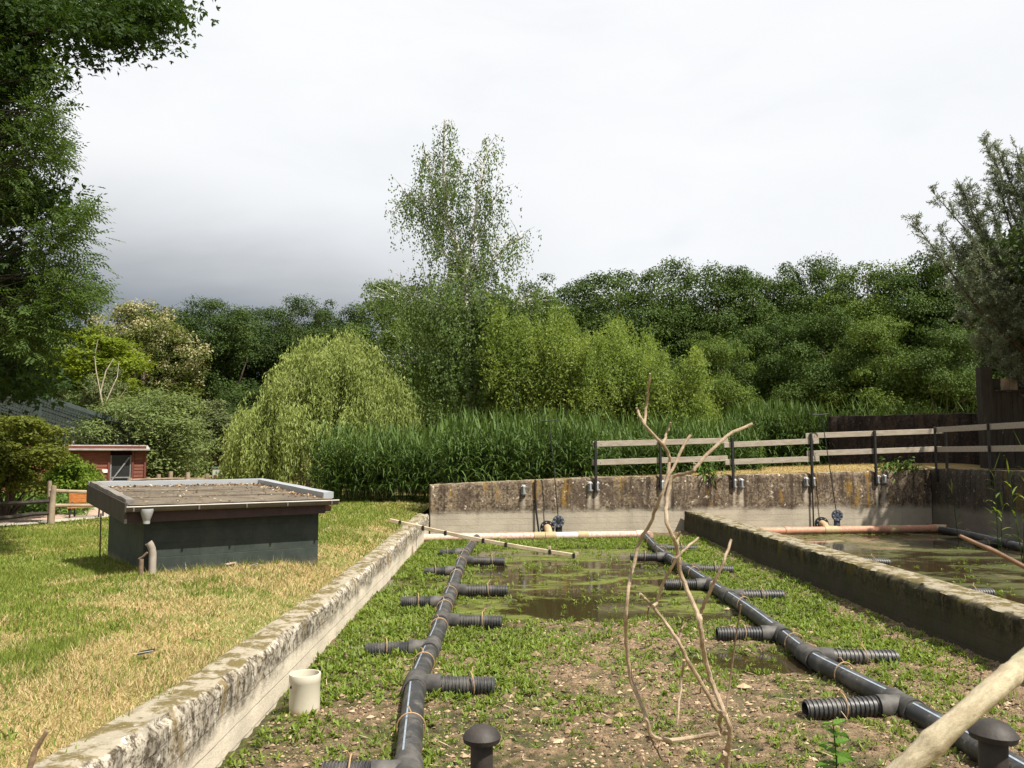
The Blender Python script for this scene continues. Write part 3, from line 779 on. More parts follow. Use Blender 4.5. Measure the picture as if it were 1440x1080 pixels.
# weeping willow
def hanging(starts, out, drop, n_leaf, L, Wd, sway=.12, outw=.5, tone=None):
    """leaf strands that arch out of start points and hang down"""
    P = []; D = []; n = len(starts)
    t = rng.random((n, n_leaf)); dr = np.broadcast_to(drop, (n,))[:, None]
    o = out[:, None, :] * (outw * (1 - np.exp(-t * 4)))[..., None]
    z = -dr * t ** 1.25
    P = starts[:, None, :] + o; P[..., 2] += z + .15 * outw * np.sin(np.clip(t * 5, 0, np.pi))
    P = P + rng.normal(size=P.shape) * .05 + sway * np.sin(t * 3 + rng.random((n, 1)) * 6)[..., None] * rand_dirs(n)[:, None, :] * np.array([1, 1, .2])
    P = P.reshape(-1, 3); m = len(P); sr = np.repeat(rng.random(n) if tone is None else tone, n_leaf)
    D = unit(np.array([0, 0, -1.0]) + rng.normal(size=(m, 3)) * .42); N = unit(rand_dirs(m) + np.repeat(out, n_leaf, 0) * .8 + np.array([0, 0, .4]))
    V, Q = diamonds(P, D, N, L * (.7 + .6 * rng.random(m)), Wd * (.7 + .6 * rng.random(m)))
    return V, Q, np.clip(.5 * rng.random(m) + .5 * sr, 0, 1)

def weeping_willow():
    Y = 30.4; cx = xat(468, Y); t = empty('weeping_willow', (cx, Y, .4), 'yellow-green weeping willow with hanging curtains left of the birch', 'tree')
    H = zat(452, Y); parts = []; S_ = []; O_ = []; Dp = []
    # tufts over the dome, each with a bunch of strands
    tufts = []
    for k in range(135):
        a = rng.uniform(0, 2 * np.pi); q = rng.random() ** .55; r = q * 2.95
        x = math.cos(a) * r; y = math.sin(a) * r * .8
        z = 1.2 + (H - 1.6) * math.sqrt(max(0, 1 - (q * .93) ** 2.2)) * rng.uniform(.70, 1.05) - .4
        if x < -2.3: z *= .76
        tufts.append((x, y, z))
    # lower left skirt
    for k in range(55):
        tufts.append((rng.uniform(-3.3, -2.0), rng.uniform(-1.6, 1.3), rng.uniform(1.7, 3.7)))
    for x, y, z in tufts:
        m = 21; o2 = np.array([x, y, 0]) / (math.hypot(x, y) + .3); bx = rng.normal(size=(m, 3)) * np.array([.17, .17, .16])
        S_.append(np.array([cx + x, Y + y, z]) + bx); O_.append(unit(o2 + rng.normal(size=(m, 3)) * .5) * np.array([1, 1, 0]))
        Dp.append(np.minimum(rng.uniform(.9, 3.0, m), max(.8, z - .5)))
    V, Q, r = hanging(np.concatenate(S_), np.concatenate(O_), np.concatenate(Dp), 26, .17, .044, .06, .5, np.clip(np.repeat(rng.random(len(tufts)), 21) * .75 + rng.random(len(tufts) * 21) * .25, 0, 1))
    np_obj('crown', V, Q, LEAF['weep'], t, r)
    mb = MB(); mb.tube([(cx, Y, 0), (cx + .1, Y, 2), (cx - .1, Y, 3.8)], [.35, .28, .2], 8)
    for k in range(14):
        x, y, z = tufts[k * 9]; mb.tube([(cx, Y, 2 + k * .12), (cx + x * .5, Y + y * .5, z * .8 + .6), (cx + x, Y + y, z)], [.14, .09, .03], 6)
    mb.build('trunk', BARK, t, True)
weeping_willow()

def birch():
    Y = 33.0; bx = xat(655, Y); t = empty('birch_tree', (bx, Y, .4), 'tall airy birch with two leading stems and drooping twigs above the reeds', 'tree')
    mb = MB(); dep = lambda: Y + rng.uniform(-.35, .35)
    stems = [  # picture columns and rows of the leaders and big limbs
        ([(660, 700), (660, 560), (657, 450), (650, 380), (640, 340), (628, 300), (624, 250), (624, 205), (625, 168)], .20),
        ([(657, 440), (655, 385), (662, 350), (668, 310), (672, 270), (680, 230), (690, 195)], .11),
        ([(650, 380), (635, 372), (610, 330), (590, 295), (572, 278), (553, 300)], .06),
        ([(657, 395), (675, 378), (700, 362), (715, 345), (735, 335)], .06),
        ([(662, 350), (678, 320), (690, 290), (698, 272)], .05),
        ([(640, 340), (622, 310), (604, 285), (588, 275)], .045),
        ([(628, 300), (612, 265), (600, 232), (598, 212)], .04), ([(626, 280), (645, 250), (652, 225)], .04),
        ([(657, 470), (620, 440), (590, 425), (560, 430)], .07), ([(658, 480), (700, 440), (728, 430), (748, 450)], .07),
        ([(659, 540), (610, 510), (570, 510), (548, 540)], .07), ([(659, 560), (700, 520), (735, 510), (752, 540)], .07)]
    nodes = []; limbs = []
    for pts, r in stems:
        W_ = np.array([gy(a, b, dep()) for a, b in pts]); W_[0][1] = Y if pts[0][1] == 700 else W_[0][1]
        mb.tube(W_, np.linspace(r, max(.012, r * .12), len(W_)), 7); limbs.append(W_)
        for k in range(len(W_) - 1):
            for q in np.linspace(0, 1, 6, endpoint=False): nodes.append((W_[k] * (1 - q) + W_[k + 1] * q, r))
    nodes = np.array([n[0] for n in nodes]); nodes = nodes[nodes[:, 2] > 3.0]
    # side twigs from the limbs
    st = []; out = []
    for p in nodes:
        H = (p[2] - 3) / 12.5
        reach = 1.05 if p[2] > 9 else 1.8
        for k in range(2 if p[2] > 8.5 else 4):
            a = rng.uniform(0, 2 * np.pi); o2 = np.array([math.cos(a), math.sin(a), 0]); ln = reach * rng.uniform(.25, 1.0) * (1 - .55 * smoothstep(.72, 1.0, H))
            e = p + o2 * ln + np.array([0, 0, ln * rng.uniform(.1, .9)])
            mb.tube([p, (p + e) / 2 + np.array([0, 0, .1]), e], [.018, .012, .006], 4, False)
            for q in (.5, .8, 1.0):
                st.append(p + (e - p) * q + rng.normal(size=3) * .08); out.append(o2)
    st = np.array(st); out = np.array(out)
    dens = (st[:, 2] < 8.8)
    A = hanging(st[~dens], out[~dens], rng.uniform(.5, 2.1, (~dens).sum()), 14, .10, .066, .02, .14)
    B = hanging(st[dens], out[dens], rng.uniform(.5, 1.6, dens.sum()), 26, .105, .08, .08, .35)
    V, Q, r = merge([A, B]); np_obj('crown', V, Q, LEAF['birch'], t, r)
    # dense lower crown
    c = []; rd = []
    for k in range(105):
        px = rng.normal(650, 75); py = rng.uniform(395, 610); w = 62 + (py - 400) * .25
        if abs(px - 652) > w: continue
        c.append(gy(px, py, Y + rng.uniform(-2.2, 1.8))); rd.append(rng.uniform(.45, .95))
    hs = np.repeat(np.array(c), 8, 0) + rng.normal(size=(len(c) * 8, 3)) * .5; az = rng.uniform(0, 6.28, len(hs))
    A = hanging(hs, np.stack([np.cos(az), np.sin(az), 0 * az], 1), np.minimum(rng.uniform(.5, 1.7, len(hs)), np.maximum(.3, hs[:, 2] - .8)), 24, .105, .075, .08, .35)
    V, Q, r = merge([clump_leaves(np.array(c), np.array(rd), 110, .11, .08, 1.15, .2, 1.0), A])
    np_obj('lower_crown', V, Q, LEAF['birch'], t, r)
    mb.build('trunk', BIRCH, t, True)
birch()

def sallow(name, label, blobs, Y, lm, n_shoot=900, seed=1):
    """willow scrub: many upright leafy shoots filling the outline"""
    global rng
    keep = rng; rng = np.random.default_rng(seed)
    cx = xat(np.mean([b[0] for b in blobs]), Y); t = empty(name, (cx, Y, .5), label, 'tree', 'bright willow scrub right of the birch')
    P = []; mb = MB()
    blobs = [(b[0] + rng.normal() * b[2] * .42, b[1] + rng.uniform(0, 46) + abs(rng.normal()) * 14, rng.uniform(14, 30), b[3] * rng.uniform(.5, 1.0)) for b in blobs for _ in range(8)]
    for k in range(n_shoot):
        b = blobs[rng.integers(len(blobs))]; px = b[0] + rng.normal() * b[2] * .38; py = b[1] + abs(rng.normal()) * b[3] * .42
        P.append(gy(px, py, Y + rng.uniform(-2.0, 2.0)))
    P = np.array(P); P = P[P[:, 2] > .9]; n = len(P); NL = 58
    dirs = unit(np.array([0, 0, 1.0]) + rng.normal(size=(n, 3)) * .26); ln = rng.uniform(.6, 1.9, n)
    tt = rng.random((n, NL)); LP = P[:, None] - dirs[:, None] * (tt * ln[:, None])[..., None] + rng.normal(size=(n, NL, 3)) * (.04 + .17 * tt)[..., None]
    LP = LP.reshape(-1, 3); m = len(LP); D = unit(np.repeat(dirs, NL, 0) * .7 + rng.normal(size=(m, 3)) * .6); N = unit(rand_dirs(m) + np.array([0, 0, .8]))
    V, Q = diamonds(LP, D, N, .13 * (.7 + .6 * rng.random(m)), .055 * (.7 + .6 * rng.random(m)))
    np_obj('crown', V, Q, lm, t, np.clip(np.repeat(rng.random(n), NL) * .5 + rng.random(m) * .5, 0, 1))
    for k in range(26):
        p = P[rng.integers(n)]; a = np.array([cx + rng.normal() * 1.0, Y + rng.normal() * .5, .4]); mid = (a + p) / 2 + rng.normal(size=3) * .25
        mb.tube([a, mid, p], [.07, .045, .012], 6)
    mb.build('trunk', BARK, t, True); rng = keep
sallow('sallow_bush', 'bright green sallow directly right of the birch, tallest of the willow scrub', [(760, 412, 80, 190), (715, 425, 50, 170), (805, 440, 60, 150)], 32, LEAF['sallow'], 950, 301)
sallow('sallow_bush', 'yellow-green sallow in the middle of the willow scrub, above the railing start', [(870, 440, 70, 150), (905, 462, 50, 140), (840, 455, 60, 150)], 33.5, LEAF['sallow'], 850, 302)
sallow('sallow_bush', 'low bright sallow at the right end of the willow scrub, over the reeds', [(940, 480, 50, 110), (975, 545, 45, 70)], 31.5, LEAF['sallow'], 650, 303)

# ------------------------------------------------------------------ reed beds
def reed_bed(name, label, pts, h, zb, leaf_n=9, dens_top=1.0):
    """pts (n,2) stand positions; h (n,) heights"""
    n = len(pts); base = np.stack([pts[:, 0], pts[:, 1], zb], 1)
    lean = rng.normal(size=(n, 2)) * .07
    up = unit(np.stack([lean[:, 0], lean[:, 1], np.ones(n)], 1))
    parts = []
    V, Q = strips(base, up, h * .95, .014, .03, 3); parts.append((V, Q, np.repeat(rng.random(n) * .3, 3)))
    K = 4; N = n * leaf_n; t = np.tile(np.linspace(.25, .97, leaf_n), n) + rng.normal(size=N) * .03
    B = np.repeat(base, leaf_n, 0) + np.repeat(up, leaf_n, 0) * (t * np.repeat(h, leaf_n))[:, None]
    az = rng.uniform(0, 2 * np.pi, N); el = np.where(t > .8, rng.uniform(.9, 1.4, N), rng.uniform(.55, 1.15, N))
    D = np.stack([np.cos(az) * np.cos(el), np.sin(az) * np.cos(el), np.sin(el)], 1)
    sd = np.stack([-np.sin(az), np.cos(az), rng.normal(size=N) * .3], 1)
    L = rng.uniform(.45, .85, N) * (1.05 - .35 * t); V, Q = strips(B, D, L, rng.uniform(.032, .056, N), rng.uniform(.25, 1.0, N) * (t < .93), K, sd)
    parts.append((V, Q, np.repeat(np.clip(rng.random(N) * .7 + t * .3, 0, 1), K)))
    V, Q, r = merge(parts)
    return tag(np_obj(name, V, Q, LEAF['reed'], rnd=r, origin=(pts[:, 0].mean(), pts[:, 1].mean(), zb.min())), label, 'reeds', kind='stuff')

def bed_points(n, xr, y0f, depth, frontbias=1.7):
    x = rng.uniform(*xr, n); d = rng.random(n) ** frontbias * depth; return np.stack([x, y0f(x) + d], 1), d
def left_bed_front(x): return np.where(x < -1.7, 25.6 + .14 * (x + 2) * 0 + (-1.7 - x) * .10, np.maximum(bw_y(x) + .75 + .12 * np.clip(x, 0, 9), 0))
p, d = bed_points(2800, (-6.1, 7.6), left_bed_front, 4.0)
hh = (1.95 - .10 * smoothstep(-2.2, -1.5, p[:, 0])) * rng.uniform(.72, 1.12, len(p)) * (.88 + .24 * fnoise(p[:, 0] * .8, p[:, 1] * .8, 66, 3)) + .42 * np.clip(d / 4.0, 0, 1)
zb = np.where(p[:, 0] < -1.9, .55, np.minimum(bank_z(p[:, 0], p[:, 1]) * .9, .95)); zb = np.where(p[:, 0] < -1.9, .55, zb)
hh = np.where(p[:, 0] > 1.0, hh * (1 - .10 * smoothstep(1, 7, p[:, 0])), hh)
reed_bed('reeds', 'dense tall green reed bed behind the back wall and lawn', p, hh, zb)
p, d = bed_points(1500, (8.0, 12.6), lambda x: 28.2 + 0 * x, 2.6)
hh = rng.uniform(1.9, 2.6, len(p)) * (1 - .28 * smoothstep(10.2, 12.6, p[:, 0]))
reed_bed('reeds', 'darker tall reed clump behind the middle of the railing', p, hh, np.full(len(p), 1.1))
p, d = bed_points(520, (12.0, 17.5), lambda x: 29.4 + 0 * x, 1.8)
hh = rng.uniform(1.5, 2.6, len(p)); hh[rng.random(len(p)) < .5] *= .8
reed_bed('reeds', 'thin row of reeds showing above the dark wall', p, hh, np.full(len(p), 1.35))

# ------------------------------------------------------------------ overhanging trees at the left
def maple_leaves(P, N, D, size, r):
    """three-lobed leaves"""
    n = len(P); S_ = unit(np.cross(D, N)); parts = []
    for a, k in ((0, 1.0), (.95, .72), (-.95, .72)):
        d2 = D * math.cos(a) + S_ * math.sin(a); V, Q = diamonds(P, d2, N, size * k, size * .5 * k); parts.append((V, Q, r))
    return merge(parts)

def left_trees():
    # big maple: trunk out of view at the left
    Y = 15.0; t = empty('maple_tree', (-13.0, Y, .4), 'dark maple whose leafy limbs overhang the top left corner', 'tree')
    c = []; rd = []
    blobs = [(-30, 30, 150, 70, 1300), (70, 25, 120, 40, 900), (165, 20, 60, 26, 420), (225, 8, 40, 20, 260), (150, 48, 60, 18, 260), (15, 110, 55, 40, 500), (40, 85, 30, 22, 240), (-20, 190, 50, 60, 520), (0, 270, 34, 50, 420), (40, 285, 45, 24, 330), (-20, 380, 60, 70, 700), (20, 460, 44, 50, 560), (10, 530, 40, 22, 330), (45, 545, 22, 14, 110), (-60, 300, 60, 150, 700), (-110, 120, 120, 120, 900), (-160, 330, 110, 180, 900)]
    P = []; R_ = []
    for px, py, w, h, n in blobs:
        k = n * 4; nb = max(3, n // 22)
        cx = rng.normal(size=nb) * w * .42 + px; cy = rng.normal(size=nb) * h * .42 + py; cd = rng.uniform(-1.6, 1.6, nb); ci = rng.integers(nb, size=k)
        base = np.array([gy(a, b, Y + q) for a, b, q in zip(cx, cy, cd)])
        P.append(base[ci] + rng.normal(size=(k, 3)) * np.array([.30, .30, .13])); R_.append(np.clip(rng.random(nb)[ci] * .5 + rng.random(k) * .5, 0, 1))
        for j in range(nb): c.append(base[j])
    P = np.concatenate(P); R_ = np.concatenate(R_); n = len(P)
    N = unit(np.array([0, 0, 1.0]) + rng.normal(size=(n, 3)) * .65); D = unit(np.cross(N, rand_dirs(n)) + np.array([.2, 0, -.35]))
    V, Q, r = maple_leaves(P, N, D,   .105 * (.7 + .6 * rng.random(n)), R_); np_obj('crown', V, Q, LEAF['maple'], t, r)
    mb = MB(); mb.tube([(-13, Y, 0), (-12.9, Y, 3), (-12.6, Y, 6), (-12.2, Y, 10), (-11.8, Y, 14)], [.42, .36, .3, .2, .08], 10)
    ends = [c[i] for i in rng.choice(len(c), 75, replace=False)]
    for e in ends:
        a = np.array([-12.7, Y, np.clip(e[2] - rng.uniform(.5, 2.0), 2.5, 12)]); m = (a + e) / 2 + np.array([0, 0, .35]) + rng.normal(size=3) * .15
        mb.tube([a, m, e], [.04, .02, .006], 5, False)
    mb.build('trunk', BARK_DARK, t, True)
    # ash: pinnate leaves, lighter, in front of the maple's right edge
    Y = 13.6; t = empty('ash_tree', (-9.6, Y, .4), 'lighter green ash with feathery leaves below the maple at the left edge', 'tree')
    blobs = [(40, 185, 45, 40, 190), (70, 215, 30, 30, 110), (55, 150, 35, 20, 60), (60, 105, 25, 22, 36), (90, 305, 40, 26, 64), (110, 290, 22, 18, 26), (60, 330, 60, 40, 170), (70, 390, 55, 45, 240), (100, 420, 38, 30, 120), (115, 350, 18, 40, 22), (40, 440, 60, 40, 260), (125, 408, 18, 14, 30), (30, 480, 50, 30, 150), (20, 250, 40, 40, 160)]
    B = []; Dd = []
    mb = MB()
    for px, py, w, h, k in blobs:
        for j in range(int(k * 1.35)):
            b = gy(px + rng.normal() * w * .45, py + rng.normal() * h * .45, Y + rng.uniform(-.9, .9)); B.append(b)
            Dd.append(unit(np.array([.7, rng.normal() * .5, -.25 + rng.normal() * .4]) + rng.normal(size=3) * .35))
    B = np.array(B); Dd = np.array(Dd); n = len(B); NL = 11; parts = []
    side = unit(np.cross(Dd, np.array([0, 0, 1.0]) + rng.normal(size=(n, 3)) * .4)); nn = unit(np.cross(side, Dd))
    for j in range(NL):
        tq = .06 + .27 * (j // 2) / 5; sg = 0 if j == NL - 1 else (1 if j % 2 else -1)
        d2 = Dd * .55 + side * sg * .85 if sg else Dd
        V, Q = diamonds(B + Dd * tq, d2 + np.array([0, 0, -.2]), nn + rng.normal(size=(n, 3)) * .25, .082, .027); parts.append((V, Q, np.clip(rng.random(n) * .6 + rng.random() * .2 + .1, 0, 1)))
    V, Q, r = merge(parts); np_obj('crown', V, Q, LEAF['ash'], t, r)
    mb.tube([(-9.6, Y, 0), (-9.5, Y, 3), (-9.3, Y, 6), (-9.0, Y, 9)], [.2, .17, .12, .04], 8)
    for i in rng.choice(n, 130, replace=False):
        e = B[i]; a = np.array([-9.4, Y, np.clip(e[2] - rng.uniform(.2, 1.4), 2, 8.6)]); m = (a + e) / 2 + np.array([0, 0, .2]) + rng.normal(size=3) * .08
        mb.tube([a, m, e], [.018, .010, .004], 4, False)
    mb.build('trunk', BARK_DARK, t, True)
left_trees()

# ------------------------------------------------------------------ sea buckthorn at the right and shading trees out of view
def sea_buckthorn():
    Y = 25.6; K = 25.6 / 19.0; t = empty('sea_buckthorn', (17.9, Y + .3, 1.66), 'silvery grey-green sea buckthorn with spiky branch tips at the upper right', 'tree')
    mb = MB(); P = []; Dv = []
    root = np.array([17.8, Y + .3, 1.6]); crown_c = gy(1440, 380, Y)
    tips = [(1277, 300), (1310, 268), (1345, 250), (1382, 196), (1400, 205), (1428, 205), (1440, 220), (1350, 282), (1322, 320), (1365, 262), (1335, 345), (1345, 400), (1350, 440), (1370, 480), (1385, 330), (1400, 360), (1410, 420), (1425, 470), (1440, 300), (1455, 380), (1470, 250), (1500, 330), (1520, 420), (1480, 480), (1390, 280), (1420, 260), (1360, 370), (1375, 420), (1395, 455), (1405, 500), (1440, 510), (1500, 200), (1430, 330), (1450, 440), (1415, 390), (1380, 390), (1365, 340), (1432, 240), (1398, 240)]
    for px, py in tips:
        e = gy(px, py, Y + rng.uniform(-1.3, 1.5)); a = root + np.array([rng.normal() * .2 - .3, rng.normal() * .2, np.clip((e[2] - 1.6) * rng.uniform(.3, .6), 1.4, 6)])
        m = (a + e) / 2 + rng.normal(size=3) * .2 + np.array([0, 0, -.2]); W_ = np.array([a, (a + m) / 2 + rng.normal(size=3) * .1, m, (m + e) / 2 + rng.normal(size=3) * .1, e])
        mb.tube(W_, [.08, .06, .04, .024, .008], 6)
        axis = unit(e - m)
        for k in range(52):
            q = rng.uniform(.42, 1.0); j = min(3, int(q * 4)); f_ = q * 4 - j; b = W_[j] * (1 - f_) + W_[j + 1] * f_
            ln = K * (rng.uniform(.25, .95) * (1.15 - q) + .12); d = unit(axis * .8 + rng.normal(size=3) * .75 + np.array([0, 0, .25])); en = b + d * ln
            mb.tube([b, en], [.010, .004], 3, False)
            nl = int(22 + ln * 52); tq = rng.random(nl) ** .8; P.append(b + d * (tq * ln)[:, None] + rng.normal(size=(nl, 3)) * .03); Dv.append(np.repeat(d[None], nl, 0))
    P = np.concatenate(P); Dv = np.concatenate(Dv); n = len(P); D = unit(Dv * .6 + rng.normal(size=(n, 3)) * .7); N = unit(rand_dirs(n) + np.array([0, 0, .6]))
    V, Q = diamonds(P, D, N, .10 * (.7 + .6 * rng.random(n)), .026); np_obj('crown', V, Q, LEAF['sea'], t, rng.random(n))
    mb.tube([root + np.array([0, 0, -.2]), root + np.array([-.1, 0, 1.5]), root + np.array([-.3, 0, 3.2])], [.16, .13, .08], 8)
    mb.build('trunk', BARK, t, True)
sea_buckthorn()
shade = oak_meshes('edge_tree', 250, 10, 3.2, 2.2, 90, 16000, .22, .16, (.7, 1.2))
place_tree('oak_tree', shade, LEAF['oak_dark'], (18.1, 21.2, 1.6), 'unseen dense dark tree added to shade the basin corner', 'tree')  # not in view, put in for the shade on the wall corner
high = oak_meshes('high_tree', 251, 9.2, 2.0, 5.0, 60, 12000, .2, .15, (.6, 1.0))
place_tree('oak_tree', high, LEAF['oak_dark'], (15.7, 17.4, 1.6), 'unseen dark tree with a high crown, added to shade the side railing', 'tree')  # not in view, crown added overhead to shade the side railing
place_tree('oak_tree', shade, LEAF['oak_dark'], (19.5, 25.8, 1.6), 'dense dark tree behind the shed shading the dark wall', 'tree', rz=2.0)

# ------------------------------------------------------------------ dark wall and shed at the right
pA = np.array([xat(1166, 28.0), 28.0]); pB = np.array([xat(1386, 25.6), 25.6])
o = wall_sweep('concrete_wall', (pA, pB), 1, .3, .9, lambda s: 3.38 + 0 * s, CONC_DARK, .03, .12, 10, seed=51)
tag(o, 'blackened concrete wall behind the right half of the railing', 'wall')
def shed():
    Y = 24.9; x0 = xat(1381, Y); t = empty('timber_shed', (x0 + 2, Y, 1.6), 'dark stained plank shed with a shutter opening at the right edge', 'shed')
    zt = zat(516, Y); mb = MB(); mb.box((x0 + .17, Y, (1.5 + zt) / 2), (.34, .3, zt - 1.5), bev=.012); mb.build('corner_post', DARKWOOD, t)
    # planks of the front, below and above the opening
    zl = zat(550, Y); pw = .165; k = 0; x = x0 + .36
    proto = None
    while x < x0 + 4.2:
        mb = MB(); mb.box((x + pw / 2, Y + .04 + .012 * (k % 2), (1.5 + zl) / 2), (pw - .008, .03, zl - 1.5 + .02 * (k % 3)), bev=.004); mb.build('plank', DARKWOOD, t)
        x += pw; k += 1
    for k2 in range(5):
        mb = MB(); mb.box((x0 + .72 + k2 * .26, Y + .30, zat(541, Y) + .0), (.24, .03, .46), bev=.004); mb.build('plank', OLDWOOD if k2 in (1, 2) else DARKWOOD, t)
    mb = MB(); mb.box((x0 + .42, Y + .06, zat(530, Y)), (.06, .05, .75)); mb.beam((x0 + .36, Y - .02, zl + .02), (x0 + 4.2, Y - .02, zl + .06), .10, .035); mb.build('ledge', DARKWOOD, t)
    mb = MB(); mb.box((x0 + 3.2, Y + 1.6, 3.0), (3.0, .05, 3.0)); mb.build('back_wall', DARKWOOD, t)
shed()

# ------------------------------------------------------------------ railing on the back wall
def railing():
    P0, _ = bw_px(POSTS[0]); root = empty('railing', (P0[0], P0[1], 1.5), 'railing of grey boards on black posts along the back wall', 'railing')
    off = BWN * .075
    def at(px, py, o=0.0):
        q, s = bw_px(px); q = q + off + BWN * o; d = ray(px, py); return np.array([q[0], q[1], CAM_H + d[2] * (q[1] / d[1])])
    for px, top in zip(POSTS, (620, 616.5, 615, 609, 605, 602)):
        q, s = bw_px(px); zt = at(px, top)[2]; zb = float(bw_top(s)) - .36; a = q + off
        mb = MB(); mb.box((a[0], a[1], (zt + zb) / 2), (.065, .055, zt - zb), math.atan2(BWD[1], BWD[0]), .006); mb.build('post', BLACKSTEEL, root)
    rails = [((834, 624.5), (1025, 619.5)), ((833, 650.5), (1024, 644.5)), ((1019, 625.8), (1153, 620)), ((1020, 650), (1153, 645)), ((1135, 613), (1333, 605.8)), ((1136, 637.8), (1327, 631.2))]
    for k, (a, b) in enumerate(rails):
        o = -.047 if k in (2, 3) else -.058
        mb = MB(); p, q = at(*a, o), at(*b, o); mb.beam(p, q, .032, .15, bev=.006)
        rl = mb.build('rail_board', RAILWOOD, root)
        bm = MB()
        for f_ in (.06, .5, .94):
            c = p + (q - p) * f_ + np.array([BWN[0], BWN[1], 0]) * .020
            bm.box(c, (.018, .018, .018), math.atan2(BWD[1], BWD[0]))
        bm.build('bolt', GALV, rl)
    return root
RAIL = railing()
def bracket_mesh():
    mb = MB(); mb.box((0, .012, 0), (.10, .02, .27), bev=.004)
    for z in (-.09, .09):
        mb.box((0, -.03, z), (.085, .07, .05), bev=.006); mb.box((.055, -.02, z), (.03, .045, .03))
        mb.cyl((-.065, -.02, z), (-.045, -.02, z), .014, 8)
    mb.box((0, -.055, 0), (.05, .05, .2), bev=.004); return mb.mesh('bracket')
BME = bracket_mesh(); BME.materials.append(GALV)
# one bracket carries each post, a spare one sits next to it
for k, s in enumerate(BRK):
    q = BW0 + BWD * s + BWN * .035; z = float(bw_top(s)) - .24
    o = bpy.data.objects.new('bracket' if k else 'wall_bracket', BME); COL.objects.link(o)
    if k == 0:
        o.location = (q[0], q[1], z); o.rotation_euler = (0, 0, math.atan2(BWD[1], BWD[0])); tag(o, 'lone galvanised bracket without a post, left of the railing', 'bracket')
    else:
        o.parent = RAIL; o.location = np.array([q[0], q[1], z]) - np.array(RAIL.location); o.rotation_euler = (0, 0, math.atan2(BWD[1], BWD[0]))
def side_railing():
    root = empty('railing', (12.2, 21.5, 1.7), 'shaded railing section turning the corner onto the right side wall', 'railing')
    for y in (23.35, 20.75, 18.2, 15.6):
        mb = MB(); mb.box((12.1, y, 2.10), (.05, .05, 1.55), bev=.006); mb.build('post', BLACKSTEEL, root)
    for z in (2.79, 2.24):
        mb = MB(); mb.beam((12.155, 23.5, z), (12.155, 15.3, z), .032, .15, bev=.006); mb.build('rail_board', RAILWOOD, root)
side_railing()

# ------------------------------------------------------------------ valve rods and outlet pipes
def tee_rod(px_top, py_top, px_bot, py_bot, out, label, hand, bodycol):
    q, s = bw_px(px_bot); q = q + BWN * out
    b = gy(px_bot, py_bot, q[1]); tp = gy(px_top, py_top, q[1])
    root = empty('gate_valve', (b[0], b[1], .05), label, 'valve')
    mb = MB(); mb.tube([b, (b + tp) / 2 + np.array([.01, 0, 0]), tp], .013, 8); mb.build('rod', OLDWOOD if False else BLACKSTEEL, root, True)
    mb = MB(); mb.tube([tp + np.array([-hand, 0, .0]), tp, tp + np.array([hand * .8, 0, .03]), tp + np.array([hand, 0, -.02])], .013, 8); mb.build('handle', BLACKSTEEL, root, True)
    # body: bonnet, flanged disc, neck
    mb = MB(); mb.lathe([(.0, .16), (.05, .15), (.085, .10), (.10, .02), (.10, -.03), (.075, -.05), (.075, -.36)], (b[0], b[1], b[2] - .10), 18); mb.build('bonnet', bodycol, root, True)
    mb = MB(); mb.lathe([(.06, -.03), (.15, -.03), (.155, 0), (.15, .03), (.06, .03)], (b[0], b[1] - .06, b[2] - .09), 20, 'y'); mb.build('disc', BLUEGREY, root, True)
    mb = MB()
    for k in range(8):
        a = k * math.pi / 4; c = np.array([b[0] + .12 * math.cos(a), b[1] - .095, b[2] - .09 + .12 * math.sin(a)]); mb.box(c, (.03, .03, .03))
    mb.build('bolt', GALV, root)
    mb = MB(); mb.box((b[0] + .07, b[1] + .03, b[2] - .22), (.06, .06, .40), bev=.01); mb.build('stem_guide', BLACKSTEEL, root)
    return root, b
BLUEGREY = m_plain('blue_grey_plastic', (.075, .088, .115), .4, .35, 9)
tee_rod(772, 592, 785, 728, .30, 'gate valve with long T-handled rod at the left basin back wall', .22, BLACKSTEEL)
tee_rod(1155, 583, 1176, 720, .35, 'gate valve with long T-handled rod at the right basin back wall', .25, BLUEGREY)
def outlet(px, py, label):
    q, s = bw_px(px); c = gy(px, py, q[1] - .42)
    root = empty('outlet_pipe', (c[0], c[1], .05), label, 'pipe')
    mb = MB(); mb.lathe([(.09, .04), (.185, .04), (.185, -.02), (.09, -.02)], (c[0], c[1] + .12, c[2]), 22, 'y'); mb.build('flange', BLACKSTEEL, root, True)
    mb = MB()
    for k in range(8):
        a = k * math.pi / 4 + .2; mb.cyl((c[0] + .145 * math.cos(a), c[1] + .06, c[2] + .145 * math.sin(a)), (c[0] + .145 * math.cos(a), c[1] + .115, c[2] + .145 * math.sin(a)), .018, 6)
    mb.build('bolt', GALV, root)
    mb = MB(); mb.tube([c + np.array([0, .3, 0]), c + np.array([0, .06, 0]), c + np.array([0.01, -.06, -.03]), c + np.array([.03, -.12, -.14])], .10, 16); mb.build('elbow', DRAIN_TAN, root, True)
outlet(770, 743, 'tan outlet elbow with black bolted flange at the left basin')
outlet(1158, 737, 'tan outlet elbow with black bolted flange at the right basin')
def hose():
    q, s = bw_px(752); q = q + BWN * .05; z = float(bw_top(s)); p = [(q[0], q[1], z + .01), (q[0], q[1], z - .3), (q[0] + .03, q[1], .6), (q[0] + .09, q[1] - .04, .12)]
    mb = MB(); mb.tube(p, .024, 8); tag(mb.build('hose', BLACKSTEEL, None, True), 'black hose hanging down the back wall left of the valve', 'hose')
    q, s = bw_px(1141); q = q + BWN * .07; mb = MB(); mb.tube([(q[0], q[1], 1.24), (q[0] + .0, q[1], .1)], .022, 8); tag(mb.build('hose', BLACKSTEEL, None, True), 'black hose running down below the railing post near the right valve', 'hose')
hose()

